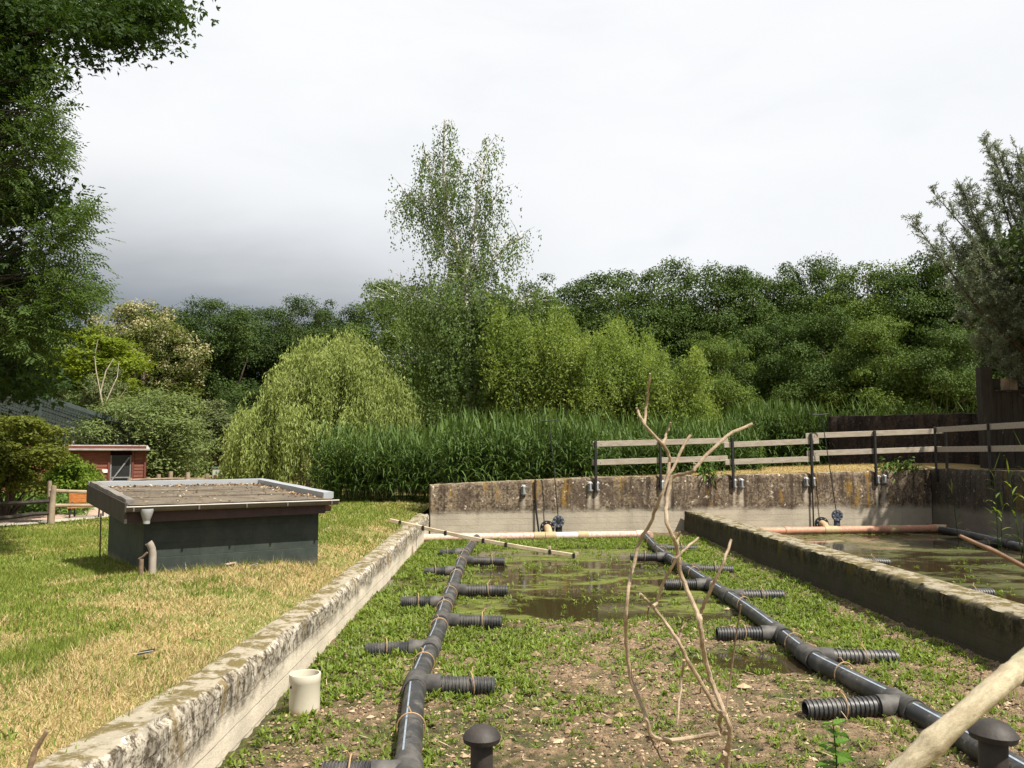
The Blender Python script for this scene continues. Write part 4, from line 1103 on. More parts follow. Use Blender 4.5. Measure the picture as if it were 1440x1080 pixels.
# ------------------------------------------------------------------ drain pipes along the back wall
def drain(name, label, pts, seg, r, ends):
    """pts: line end points; seg: list of (t0, t1, material, name)"""
    a, b = np.array(pts[0]), np.array(pts[1]); root = empty(name, (a + b) / 2 - np.array([0, 0, r]), label, 'pipe')
    for t0, t1, mt, nm in seg:
        p, q = a + (b - a) * t0, a + (b - a) * t1; rr = r if nm == 'pipe' else r * 1.13
        mb = MB(); mb.cyl(p, q, rr, 20); mb.build(nm, mt, root, True)
    for p3, mt in ends:
        mb = MB(); mb.tube([np.array(k) for k in p3], r * 1.1, 18); mb.build('elbow', mt, root, True)
za = .115
A0 = gz(588, 757, za); A1 = gz(905, 752, za)
drain('drain_pipe', 'faded pink and white drain pipe lying along the back of the left basin', (A0, A1),
      [(0, .30, DRAIN_PINK, 'pipe'), (.502, .55, DRAIN_TAN, 'collar'), (.30, .502, DRAIN_PINK, 'pipe'), (.552, .60, DRAIN_TAN, 'collar'), (.60, .70, m_plain('white_pipe', (.54, .44, .37), .5, .15, 12), 'pipe'), (.70, .745, DRAIN_TAN, 'collar'), (.745, .975, DRAIN_PINK, 'pipe'), (.965, 1.0, DRAIN_PINK, 'collar')], .098,
      [([A1 + np.array([-.05, 0, 0]), A1 + np.array([.08, -.03, 0]), A1 + np.array([.13, -.17, -.01])], DRAIN_PINK)])
B0 = gz(1060, 747.5, za); B1 = gz(1320, 743, za)
drain('drain_pipe', 'orange-brown drain pipe lying along the back of the right basin', (B0, B1),
      [(0, .16, DRAIN_RED, 'pipe'), (.16, .185, DRAIN_RED, 'collar'), (.185, .37, DRAIN_RED, 'pipe'), (.37, .44, DRAIN_TAN, 'collar'), (.44, .72, DRAIN_RED, 'pipe'), (.72, .765, DRAIN_TAN, 'collar'), (.765, .96, DRAIN_RED, 'pipe'), (.95, .975, DRAIN_RED, 'collar')], .098,
      [([B1 + np.array([-.12, 0, 0]), B1 + np.array([.05, -.02, 0]), B1 + np.array([.16, -.14, 0])], DRAIN_TAN)])

# ------------------------------------------------------------------ black manifolds with ribbed stubs
def rib_mesh(length=.52, r=.083, ribs=17, name='ribbed_pipe'):
    mb = MB(); prof = [(r * .80, .03), (r * .88, 0.0)]
    st = length / ribs
    for k in range(ribs):
        x = k * st; prof += [(r * .88, x + st * .08), (r, x + st * .22), (r, x + st * .62), (r * .88, x + st * .78)]
    prof += [(r * .88, length), (r * .76, length), (r * .74, length - .25)]
    mb.lathe(prof, n=18, axis='x'); mb.add(*(lambda m: (m.v[0], m.f))(MB().lathe([(r * .74, length - .25), (.001, length - .25)], n=18, axis='x')))
    me = mb.mesh(name); me.polygons.foreach_set('use_smooth', np.ones(len(me.polygons), bool)); me.set_sharp_from_angle(angle=R(60)); me.materials.append(RIBMAT); return me
RIB = rib_mesh()
def tee_mesh():
    mb = MB(); mb.lathe([(.088, -.17), (.101, -.17), (.101, -.12), (.097, -.11), (.097, .11), (.101, .12), (.101, .17), (.088, .17)], n=20, axis='y')
    mb.lathe([(.092, .02), (.090, .12), (.094, .13), (.094, .22), (.08, .22)], n=18, axis='x')
    me = mb.mesh('tee'); me.polygons.foreach_set('use_smooth', np.ones(len(me.polygons), bool)); me.set_sharp_from_angle(angle=R(40)); me.materials.append(PIPE_GREY); return me
TEE = tee_mesh()
def tie_mesh():
    mb = MB(); mb.ring((0, 0, .018), (1, .12, .1), .103, .0055, 22, 6); mb.tube([(.0, 0, .12), (.012, .02, .155), (.03, .03, .15)], .005, 5)
    me = mb.mesh('tie'); me.materials.append(TIE); return me
TIEM = tie_mesh()

def manifold(label, line, stubs, zc=.10, y0=3.1, y1=20.3):
    line = np.array(line); X = lambda y: np.interp(y, line[:, 0], line[:, 1])
    root = empty('drain_manifold', (X(y0), y0, 0), label, 'pipe'); rl = np.array(root.location)
    ysb = sorted([s[0] for s in stubs]); cuts = [y0] + ysb + [y1]
    zz = lambda y: zc + .012 * math.sin(y * 1.3)
    for a, b in zip(cuts[:-1], cuts[1:]):
        ys_ = np.linspace(a, b, 6); pts = [(X(y), y, zz(y)) for y in ys_]
        mb = MB(); mb.tube(pts, .088, 20); pipe = mb.build('main_pipe', PIPE, root, True)
        # pale printed stripe, set just proud; on the right pipe it paints a highlight
        ang = R(112); ins = .2 if b - a > .6 else .1
        ys2 = np.linspace(a + ins, b - ins, 6); V = []; Fs = []
        for y in ys2:
            for q in (-.08, .08):
                aa = ang + q; V.append((X(y) + .0892 * math.cos(aa), y, zz(y) + .0892 * math.sin(aa)))
        for k in range(5): Fs.append([2 * k, 2 * k + 1, 2 * k + 3, 2 * k + 2])
        MB().add(V, Fs).build('stripe', STRIPE, pipe)
    for y, xe in stubs:
        sg = 1 if xe > X(y) else -1; ang = math.atan2(X(y + .3) - X(y - .3), .6)
        o = bpy.data.objects.new('tee', TEE); COL.objects.link(o); o.parent = root; o.location = np.array([X(y), y, zz(y)]) - rl; o.rotation_euler = (0, 0, (-ang if sg > 0 else math.pi - ang))
        o = bpy.data.objects.new('ribbed_pipe', RIB); COL.objects.link(o); o.parent = root
        L = abs(xe - X(y)) - .17; o.scale = (L / .52, 1, 1); ya = random.uniform(-.05, .05)
        o.location = np.array([X(y) + sg * .17, y, zz(y)]) - rl; o.rotation_euler = (random.uniform(-.3, .3), random.uniform(.0, .05), (0 if sg > 0 else math.pi) + ya)
        w = bpy.data.objects.new('tie', TIEM); COL.objects.link(w); w.parent = o; w.location = (.52 * random.uniform(.5, .62), 0, 0); w.scale = (.52 / L, 1, 1); w.rotation_euler = (-o.rotation_euler[0], 0, random.uniform(-.2, .2))
    for a, b in zip(cuts[:-1], cuts[1:]):
        if b - a < .7: continue
        y = a + (b - a) * random.uniform(.4, .7)
        o = bpy.data.objects.new('tie', TIEM); COL.objects.link(o); o.parent = root; o.location = np.array([X(y), y, zz(y)]) - rl; o.rotation_euler = (0, 0, R(90) + random.uniform(-.25, .25)); o.scale = (1, 1.0, 1.05)
    return root
manifold('long black drain manifold with ribbed side stubs at the left of the basin', [(3.0, -.42), (5.0, -.59), (5.5, -.63), (7.37, -.79), (8.4, -.79), (9.5, -.77), (11.3, -.80), (14.75, -.83), (17.2, -.83), (19.57, -.73), (20.4, -.70)],
         [(17.15, -1.36), (15.8, -.03), (14.45, -1.40), (12.5, .02), (11.4, -1.42), (10.15, -.05), (8.8, -1.45), (7.42, -.10), (5.36, -1.15)], y1=20.25)
manifold('long black drain manifold with ribbed side stubs near the divider wall', [(3.0, 3.35), (5.35, 3.24), (6.87, 3.15), (8.21, 3.02), (9.69, 3.08), (11.27, 3.12), (12.97, 3.16), (16.2, 3.14), (17.5, 3.2), (20.9, 3.43)],
         [(18.0, 4.1), (16.34, 2.42), (14.7, 3.96), (13.05, 2.46), (11.95, 3.93), (9.45, 2.36), (8.45, 3.9), (6.75, 2.36)], y1=20.75)
manifold('black drain manifold behind the divider wall with stub ends showing', [(4, 6.4), (21, 6.4)], [(16.0, 7.3), (12.4, 7.2), (9.5, 7.2)], y0=5, y1=19.5, zc=.06)
manifold('black drain manifold leading from the right elbow along the side wall', [(9, 11.0), (17.3, 11.15), (19.3, 11.35), (23.3, 11.75)], [(18.9, 10.6), (17.4, 11.9), (15.2, 10.4)], y0=9, y1=23.25, zc=.10)

# ------------------------------------------------------------------ vents, cream pipe, batten
def vent(px, py_top, Y, r, label, tilt):
    c = gy(px, py_top, Y); root = empty('vent_pipe', (c[0], c[1], 0), label, 'vent')
    mb = MB(); mb.lathe([(r, -.05), (r, c[2] - .05)], (c[0], c[1], 0), 22); mb.build('pipe', CAST, root, True)
    R_ = r * 1.72; mb = MB(); z = c[2]
    mb.lathe([(.002, .0), (R_ * .3, -.004), (R_ * .58, -.016), (R_ * .8, -.035), (R_ * .93, -.053), (R_, -.064), (R_ * .93, -.090), (r * .98, -.090)], (c[0], c[1], z), 32); mb.build('cap', CAST, root, True)
    root.rotation_euler = (0, tilt, 0)
vent(677.5, 1019, 4.75, .0625, 'black mushroom-capped vent pipe standing beside the left manifold', .0)
vent(1384, 1011, 4.0, .0625, 'black mushroom-capped vent pipe under the thick pale branch', .05)

def cream_pipe():
    c = gz(428, 1000, .03); root = empty('pipe_stub', (c[0], c[1], 0), 'short wide cream plastic pipe standing upright by the left wall', 'pipe')
    z1 = zat(946, c[1]); r = .122
    mb = MB(); mb.lathe([(r, -.05), (r, .06), (r, z1 - .07), (r * 1.035, z1 - .06), (r * 1.035, z1 - .004), (r * 1.02, z1), (r * .93, z1), (r * .91, z1 - .01), (r * .91, -.02)], (c[0], c[1], 0), 32)
    m, n = new_mat('cream_pvc_stained'); z = n.xyz(n.coord('Object'))[2]; f = n.noise(n.coord('Object'), 9, 4, .6)
    col = n.mix(n.smooth(n.math('ADD', z, n.math('MULTIPLY', f, .08)), .13, .05), (.47, .43, .34), (.29, .18, .10)); n.out(n.bsdf(n.mix(n.math('MULTIPLY', n.smooth(f, .5, .7), .35), col, (.40, .345, .25)), .4)); mb.build('pipe', m, root, True)
    mb = MB(); mb.lathe([(.002, 0), (.012, .001), (.012, .006), (.002, .006)], (c[0] - r * .72, c[1] - r * .72, z1 - .09), 10, 'y'); mb.build('bolt', BLACKSTEEL, root)
cream_pipe()

def batten():
    a = np.array([-2.55, 18.35, .665]); b = np.array([1.42, 16.95, .06]); root = empty('timber_batten', b, 'long pale batten with dark pegs sloping from left wall into water', 'batten')
    mb = MB(); n = 9; pts = [a + (b - a) * t + np.array([0, 0, -.05 * math.sin(t * math.pi)]) for t in np.linspace(0, 1, n)]
    for p, q in zip(pts[:-1], pts[1:]): mb.beam(p, q + (q - p) * .002, .05, .075, bev=.006)
    mb.build('bar', PALEWOOD, root)
    for t in (.06, .19, .315, .52, .64, .865, .985):
        p = a + (b - a) * t + np.array([0, 0, -.05 * math.sin(t * math.pi)])
        mb = MB(); mb.box(p + np.array([0, -.045, -.005]), (.05, .05, .10), -.34, .004); mb.build('peg', BLACKSTEEL, root)
    mb = MB(); q = gz(581, 783, .0); mb.cyl((q[0], q[1], -.02), (q[0] - .12, q[1] + .3, .60), .022, 8); mb.build('strut', TWIG_DARK, root)
    mb = MB(); p = a + (b - a) * .865; mb.box(p + np.array([0, 0, .06]), (.05, .04, .06), -.34); mb.box(b + np.array([0, 0, .05]), (.06, .04, .05), -.34); mb.build('block', PALEWOOD, root)
batten()

# ------------------------------------------------------------------ green pump house with felt roof
def pump_house():
    O = np.array([-4.59, 10.64]); e = np.array([.825, .565]); nn = np.array([-.565, .825]); yaw = math.atan2(e[1], e[0])
    root = empty('pump_house', (O[0], O[1], .5), 'low dark green pump house with flat felt roof on the lawn', 'hut')
    P = lambda u, v, z: np.array([O[0] + e[0] * u + nn[0] * v, O[1] + e[1] * u + nn[1] * v, z])
    wW, wD = 2.32, 2.55
    m, n = new_mat('dark_green_paint'); co = n.coord('Object'); f = n.noise(co, 5, 6, .65); z = n.xyz(co)[2]
    col = n.mix(n.smooth(f, .35, .7), (.021, .028, .024), (.036, .045, .038)); dirt = n.smooth(n.math('ADD', z, n.math('MULTIPLY', n.noise(co, 3, 5, .7), -.25)), .06, -.10)
    col = n.mix(dirt, col, (.19, .15, .10)); n.out(n.bsdf(col, .65, n.bump(f, .3, .01)))
    GREEN = m
    # rendered block wall: courses laid as blocks with shallow joints
    def block_face(p0, du, length, rows, bl, zb, hgt, thick_dir):  # blocks stand 2 mm proud of the core
        for r_ in range(rows):
            off = (bl / 2 if r_ % 2 else 0); u = -off
            while u < length - .02:
                u0, u1 = max(0, u), min(length, u + bl)
                a = p0 + du * (u0 + .0015); b = p0 + du * (u1 - .0015); zc = zb + hgt * (r_ + .5)
                c = (a + b) / 2 + thick_dir * .045
                mb = MB(); mb.box((c[0], c[1], zc), (np.linalg.norm(b - a) + .0015, .09, hgt - .002), math.atan2(du[1], du[0]), .003)
                mb.build('block', GREEN, root); u += bl
    block_face(O, e, wW, 6, .46, .25, .18, nn)
    block_face(O + nn * .0905, nn, wD - .09, 6, .46, .25, .18, e)
    core = MB(); c = O + e * (wW / 2 + .045) + nn * (wD / 2 + .045); core.box((O + e * wW / 2 + nn * wD / 2)[0:1].tolist() + [(O + e * wW / 2 + nn * wD / 2)[1], .78], (wW - .004, wD - .004, 1.04), yaw); core.build('wall', GREEN, root)
    # roof deck; u from -.25 to 2.47, v from -.25 to 2.88
    u0, u1, v0, v1 = -.26, 2.46, -.25, 2.88
    zf, zb_ = 1.475, 1.60
    FASC = m_plain('maroon_fascia', (.055, .030, .028), .6, .3, 8); BR = m_plain('brown_side_boards', (.050, .040, .033), .75, .35, 5, .2)
    m, n = new_mat('roofing_felt'); co = n.coord('Object'); f = n.noise(co, 2.2, 6, .65); g = n.noise(co, 24, 5, .7)
    col = n.mix(n.smooth(f, .38, .66), (.118, .094, .066), (.066, .052, .037)); col = n.mix(n.math('MULTIPLY', n.smooth(g, .55, .68), .6), col, (.21, .17, .12)); col = n.mix(n.math('MULTIPLY', n.smooth(n.noise(co, 5, 5, .7), .58, .66), .7), col, (.21, .175, .125)); n.out(n.bsdf(col, .9, n.bump(g, .5, .01)))
    FELT = m
    nu, nv = 40, 40; U, Vv = np.meshgrid(np.linspace(u0 + .04, u1 - .03, nu), np.linspace(v0, v1 - .03, nv))
    Z = zf + (zb_ - zf) * (Vv - v0) / (v1 - v0) + .012 * (fnoise(U * 2, Vv * 2, 71) - .5)
    Vx = np.stack([O[0] + e[0] * U + nn[0] * Vv, O[1] + e[1] * U + nn[1] * Vv, Z], -1).reshape(-1, 3); idx = np.arange(nu * nv).reshape(nv, nu)
    Q = np.stack([idx[:-1, :-1], idx[:-1, 1:], idx[1:, 1:], idx[1:, :-1]], -1).reshape(-1, 4)
    roof = np_obj('roof', Vx, Q, FELT, root, smooth=True)
    mb = MB()
    for k in range(1, 3):
        v = v0 + k * 1.03; mb.beam(P(u0 + .06, v, zf + (zb_ - zf) * (v - v0) / (v1 - v0) + .006), P(u1 - .06, v, zf + (zb_ - zf) * (v - v0) / (v1 - v0) + .0015), .10, .0035)
    mb.build('felt_lap', FELT, roof)
    ZN = m_plain('zinc_trim', (.32, .335, .36), .42, .25, 7, metal=.25, spec=.5, col2=(.30, .31, .32))
    mb = MB()
    # back trim, right trim (flat capping with an inner upstand), left trim is bent and weathered
    def cap(pts, w, name, mt, segs, wob=0.0):
        mb = MB(); V = []; Fs = []
        pts = np.array(pts); dirv = pts[-1] - pts[0]; sv = unit(np.cross(dirv, [0, 0, 1.0]))
        for i, p in enumerate(pts):
            k = wob * math.sin(i * 2.1) ; V += [p - sv * w * .5 + [0, 0, -.05 + k], p - sv * w * .5 + [0, 0, .035 + k], p + sv * w * .5 + [0, 0, .03 + k * .4], p + sv * w * .5 + [0, 0, -.10]]
        for i in range(len(pts) - 1):
            for j in range(3): Fs.append([4 * i + j, 4 * i + j + 1, 4 * i + 4 + j + 1, 4 * i + 4 + j])
        Fs += [[3, 2, 1, 0], [4 * (len(pts) - 1) + j for j in range(4)]]
        mb.add(V, Fs); return mb.build(name, mt, root)
    seq = lambda a, b, k: [a + (b - a) * t for t in np.linspace(0, 1, k)]
    cap(seq(P(u0, v1 - .04, zb_ + .05), P(u1, v1 - .04, zb_ + .05), 8), .14, 'roof_trim', ZN, 8, .004)
    cap(seq(P(u1 - .05, v1 - .10, zb_ + .045), P(u1 - .05, v0 + .12, zf + .055), 8), .15, 'roof_trim', ZN, 8, .004)
    WEA = m_plain('weathered_lead_trim', (.20, .18, .155), .6, .45, 6, .3, col2=(.10, .09, .08))
    cap(seq(P(u0 + .06, v0 + .10, zf + .035), P(u0 + .06, v1 - .10, zb_ + .06), 10), .10, 'roof_trim', WEA, 10, .007)
    # fascias: left boards, right, back, front maroon
    th = .03
    def board(a, b, zl, zh, mt, name='fascia'):
        mb = MB(); a0 = np.array(a); b0 = np.array(b); mb.beam((a0 + [0, 0, (zl + zh) / 2]), (b0 + [0, 0, (zl + zh) / 2]), th, zh - zl, bev=.003); return mb.build(name, mt, root)
    def board2(ua, va, ub, vb, zla, zha, zlb, zhb, mt, name='fascia'):
        A, B = P(ua, va, 0), P(ub, vb, 0); d = unit(B - A); s = np.cross(d, [0, 0, 1.0]) * th / 2; V = []
        for p, zl, zh in ((A, zla, zha), (B, zlb, zhb)):
            V += [p - s + [0, 0, zl], p + s + [0, 0, zl], p + s + [0, 0, zh], p - s + [0, 0, zh]]
        return MB().add(V, [[0, 1, 2, 3], [7, 6, 5, 4], [0, 4, 5, 1], [1, 5, 6, 2], [2, 6, 7, 3], [3, 7, 4, 0]]).build(name, mt, root)
    board2(u0, v0 + .0, u0, v1, 1.255, 1.50, 1.375, 1.64, BR)
    board2(u1, v0 + .22, u1, v1, 1.33, 1.51, 1.42, 1.62, BR)
    board2(u0 + .02, v1, u1 - .02, v1, 1.38, 1.62, 1.38, 1.62, BR)
    board2(u0 + .02, v0 + .07, wW + .02, v0 + .07, 1.255, 1.462, 1.275, 1.462, FASC)
    # soffit
    mb = MB(); V = [P(u0 + .03, v0 + .09, 1.30), P(u1 - .03, v0 + .09, 1.30), P(u1 - .03, v1 - .03, 1.40), P(u0 + .03, v1 - .03, 1.40)]
    V2 = [p + [0, 0, .03] for p in V]; mb.add(V + V2, [[3, 2, 1, 0], [4, 5, 6, 7], [0, 1, 5, 4], [1, 2, 6, 5], [2, 3, 7, 6], [3, 0, 4, 7]]); mb.build('soffit', BR, root)
    LK = m_plain('reddish_lookout_wood', (.18, .09, .055), .7, .3, 8)
    board2(wW + .03, v0 + .10, u1 - .02, v0 + .10, 1.31, 1.40, 1.325, 1.40, LK, 'lookout')
    # gutter: half-round trough with rolled lip
    GUT = m_plain('brown_grey_gutter', (.115, .098, .082), .5, .25, 7); LIP = m_plain('pale_gutter_lip', (.42, .39, .35), .45, .2, 9)
    a = P(u0 - .01, v0 - .02, 1.455); b = P(u1 + .03, v0 - .02, 1.455); d = unit(b - a); s = np.array([-nn[0], -nn[1], 0]); V = []; Fs = []
    prof = [(-.055, .0)] + [(-.055 + .055 + .055 * -math.cos(t), -.055 * math.sin(t) * 1.15) for t in np.linspace(0.15, math.pi - .15, 9)] + [(.055, .0)]
    prof = prof + [(x * .9, y + .004) for x, y in prof[::-1]]
    for p in (a, b):
        for x, y in prof: V.append(p + s * x + np.array([0, 0, y]))
    k = len(prof); Fs = [[i, (i + 1) % k, k + (i + 1) % k, k + i] for i in range(k)] + [list(range(k))[::-1], list(range(k, 2 * k))]
    g = MB().add(V, Fs).build('gutter', GUT, root, True)
    mb = MB(); mb.cyl(a + s * .057 + [0, 0, .003], b + s * .057 + [0, 0, .003], .009, 8); mb.build('lip', LIP, g, True)
    for t in (.03, .31, .53, .73, .96):
        c = a + (b - a) * t + s * .05; mb = MB(); mb.box(c + np.array([0, 0, -.03]), (.022, .03, .05), yaw, .004); mb.build('clip', GUT, g)
    GREYP = m_plain('grey_plastic', (.30, .30, .295), .45, .15, 6)
    c = a + (b - a) * .088 + s * .01
    mb = MB(); mb.lathe([(.078, -.005), (.080, -.02), (.072, -.06), (.045, -.145), (.042, -.15), (.042, -.165), (.040, -.19), (.034, -.19)], (c[0], c[1], c[2] - .02), 20); mb.build('outlet', GREYP, g, True)
    # leaf litter on the felt
    nl = 900; uu = rng.uniform(u0 + .1, u1 - .1, nl); vv = v0 + (v1 - v0) * rng.random(nl)
    bk = rng.random(nl) < .55; vv[bk] = v1 - .12 - np.abs(rng.normal(size=bk.sum())) * .12; rt = (~bk) & (rng.random(nl) < .45); uu[rt] = u1 - .15 - np.abs(rng.normal(size=rt.sum())) * .10
    Pz = zf + (zb_ - zf) * (vv - v0) / (v1 - v0) + .012; pp = np.stack([O[0] + e[0] * uu + nn[0] * vv, O[1] + e[1] * uu + nn[1] * vv, Pz], 1)
    V, Q = diamonds(pp, rng.normal(size=(nl, 3)) * [1, 1, .25], np.array([0, 0, 1.0]) + rng.normal(size=(nl, 3)) * .4, .045 * (.5 + rng.random(nl)), .026)
    m, n = new_mat('dry_litter'); n.out(n.bsdf(n.ramp(n.attr('rnd'), [(0, (.10, .06, .03)), (.7, (.28, .17, .08)), (1, (.55, .48, .34))]), .9))
    o = np_obj('litter', V, Q, m, root, rng.random(nl)); o['kind'] = 'stuff'
    # standpipe by the corner
    c = P(.10, -.10, 0); sp = empty('standpipe', (c[0], c[1], .55), 'grey standpipe with bent top at the pump house corner', 'pipe')
    mb = MB(); z0 = .5; pts = [c + [0, 0, z0], c + [-.005, 0, .86], c + [-.015, -.005, .92], c + [-.035, -.012, .965], c + [-.055, -.02, .995]]; mb.tube(pts, [.046, .045, .045, .046, .047], 16, False); mb.tube(pts[::-1], [.041, .040, .039, .039, .040], 16, False)
    m = m_plain('weathered_grey_pipe', (.30, .26, .22), .7, .35, 6, .2, col2=(.20, .17, .14)); mb.build('pipe', m, sp, True)
    c2 = P(-.04, -.13, 0); mb = MB(); mb.cyl(c2 + [0, 0, .5], c2 + [0, 0, .80], .028, 10); mb.tube([c2 + [-.03, 0, .80], c2 + [.02, 0, .83], c2 + [.07, 0, .88]], .014, 6); tag(mb.build('short_stake', TWIG_DARK, None, True), 'short broken brown stake beside the standpipe', 'stake')
    # thin rod standing left of the house
    q = gz(140, 792, .42); t = gy(142, 722, q[1]); mb = MB(); mb.cyl(q, t, .011, 6); tag(mb.build('thin_rod', TWIG_DARK, None), 'thin upright rod on the grass left of the pump house', 'rod')
    return P
HP = pump_house()

# ------------------------------------------------------------------ left background: hut, aviary, fences, path, bench
def path():
    m, n = new_mat('brick_path'); co = n.coord('Object'); br = n.n('ShaderNodeTexBrick'); n.set(br.inputs['Vector'], co); br.inputs['Scale'].default_value = 4.5
    br.inputs['Color1'].default_value = (.33, .225, .165, 1); br.inputs['Color2'].default_value = (.28, .185, .135, 1); br.inputs['Mortar'].default_value = (.30, .24, .18, 1); br.inputs['Mortar Size'].default_value = .01
    n.out(n.bsdf(n.mix(n.smooth(n.noise(co, 1.5, 5, .6), .35, .7), br.outputs[0], (.34, .25, .185)), .9))
    m2 = m_plain('pale_path_edge', (.36, .32, .26), .9, .2, 5)
    def band(name, a, b, mt, dz):
        a, b = np.array(a), np.array(b); V = []; n_ = len(a)
        for i in range(n_): V += [(*a[i], lawn_z(a[i][0], a[i][1]) + dz), (*b[i], lawn_z(b[i][0], b[i][1]) + dz)]
        Q = [[2 * i, 2 * i + 1, 2 * i + 3, 2 * i + 2] for i in range(n_ - 1)]
        tag(np_obj(name, np.array(V), np.array(Q), mt), kind='structure')
    near = [gz(px, py, .42)[:2] for px, py in ((-220, 758), (-100, 750), (0, 741), (40, 739), (72, 736), (152, 728), (200, 724), (260, 720))]
    edge = [gz(px, py, .42)[:2] for px, py in ((-220, 752), (-100, 744), (0, 736), (40, 734), (72, 731.5), (152, 724), (200, 720), (260, 716.5))]
    far = [gz(px, py, .42)[:2] for px, py in ((-220, 738), (-100, 731), (0, 724), (40, 722), (72, 719), (152, 711), (200, 708), (260, 705))]
    band('path_edge', near, edge, m2, .02); band('path', edge, far, m, .024)
path()
def rail_fence():
    q = gz(72, 738, .42); root = empty('rail_fence', q, 'rustic split-rail fence between lawn and brick path', 'fence')
    Y = q[1]
    mb = MB(); mb.tube([q + [0, 0, -.2], q + [.0, 0, .4], q + [.02, 0, zat(683, Y) - q[2]]], [.075, .07, .062], 9); mb.build('post', OLDWOOD, root, True)
    mb = MB(); r2 = gy(70, 720, Y + .25); t2 = gy(70, 676, Y + .25); mb.tube([(r2[0], r2[1], .4), t2], [.05, .045], 8); mb.build('post', OLDWOOD, root, True)
    for pts, r in (([(70, 690, .1), (100, 691, .3), (150, 692.5, .9), (190, 693, 1.6)], .045), ([(70, 711, .1), (100, 710.5, .3), (150, 711, .9), (190, 711, 1.6)], .045)):
        mb = MB(); mb.tube([gy(a, b, Y + d) for a, b, d in pts], [r, r * .9, r, r * .8], 7); mb.build('rail', OLDWOOD, root, True)
    for pts in ([(70, 705, .0), (35, 707, -.5), (-5, 709.5, -1.0), (-60, 712, -1.7)], [(70, 722, .0), (45, 723, -.4), (20, 727, -.8), (-5, 729.5, -1.2), (-60, 733, -1.8)]):
        mb = MB(); mb.tube([gy(a, b, Y + d) for a, b, d in pts], .05, 7); mb.build('rail', DARKWOOD, root, True)
    p2 = gy(-62, 742, Y - 1.8); mb = MB(); mb.tube([(p2[0], p2[1], .2), (p2[0], p2[1], 1.25)], .07, 8); mb.build('post', OLDWOOD, root, True)
rail_fence()
def bench():
    Y = 22.2; a = gy(97, 694, Y); b = gy(150, 692, Y + .4); root = empty('bench', ((a[0] + b[0]) / 2, Y, .4), 'orange slatted bench beyond the rail fence', 'bench')
    OR = m_plain('orange_bench_wood', (.42, .15, .04), .6, .3, 5)
    for k in range(4):
        up = np.array([0.03 * k, -.05 * k, -.10 * k]) if k < 3 else np.array([.12, -.30, -.36])
        mb = MB(); mb.beam(a + up, b + up, .03 if k < 3 else .12, .095 if k < 3 else .03, bev=.004); mb.build('slat', OR, root)
    mb = MB()
    for t in (.12, .88):
        p = a + (b - a) * t; mb.tube([(p[0], p[1] + .1, .38), (p[0], p[1] + .08, .8), p + [0, .03, .05]], .022, 6); mb.tube([(p[0] + .1, p[1] - .35, .38), (p[0] + .1, p[1] - .32, .82), (p[0], p[1] + .06, .84)], .022, 6)
    mb.build('frame', BLACKSTEEL, root)
bench()
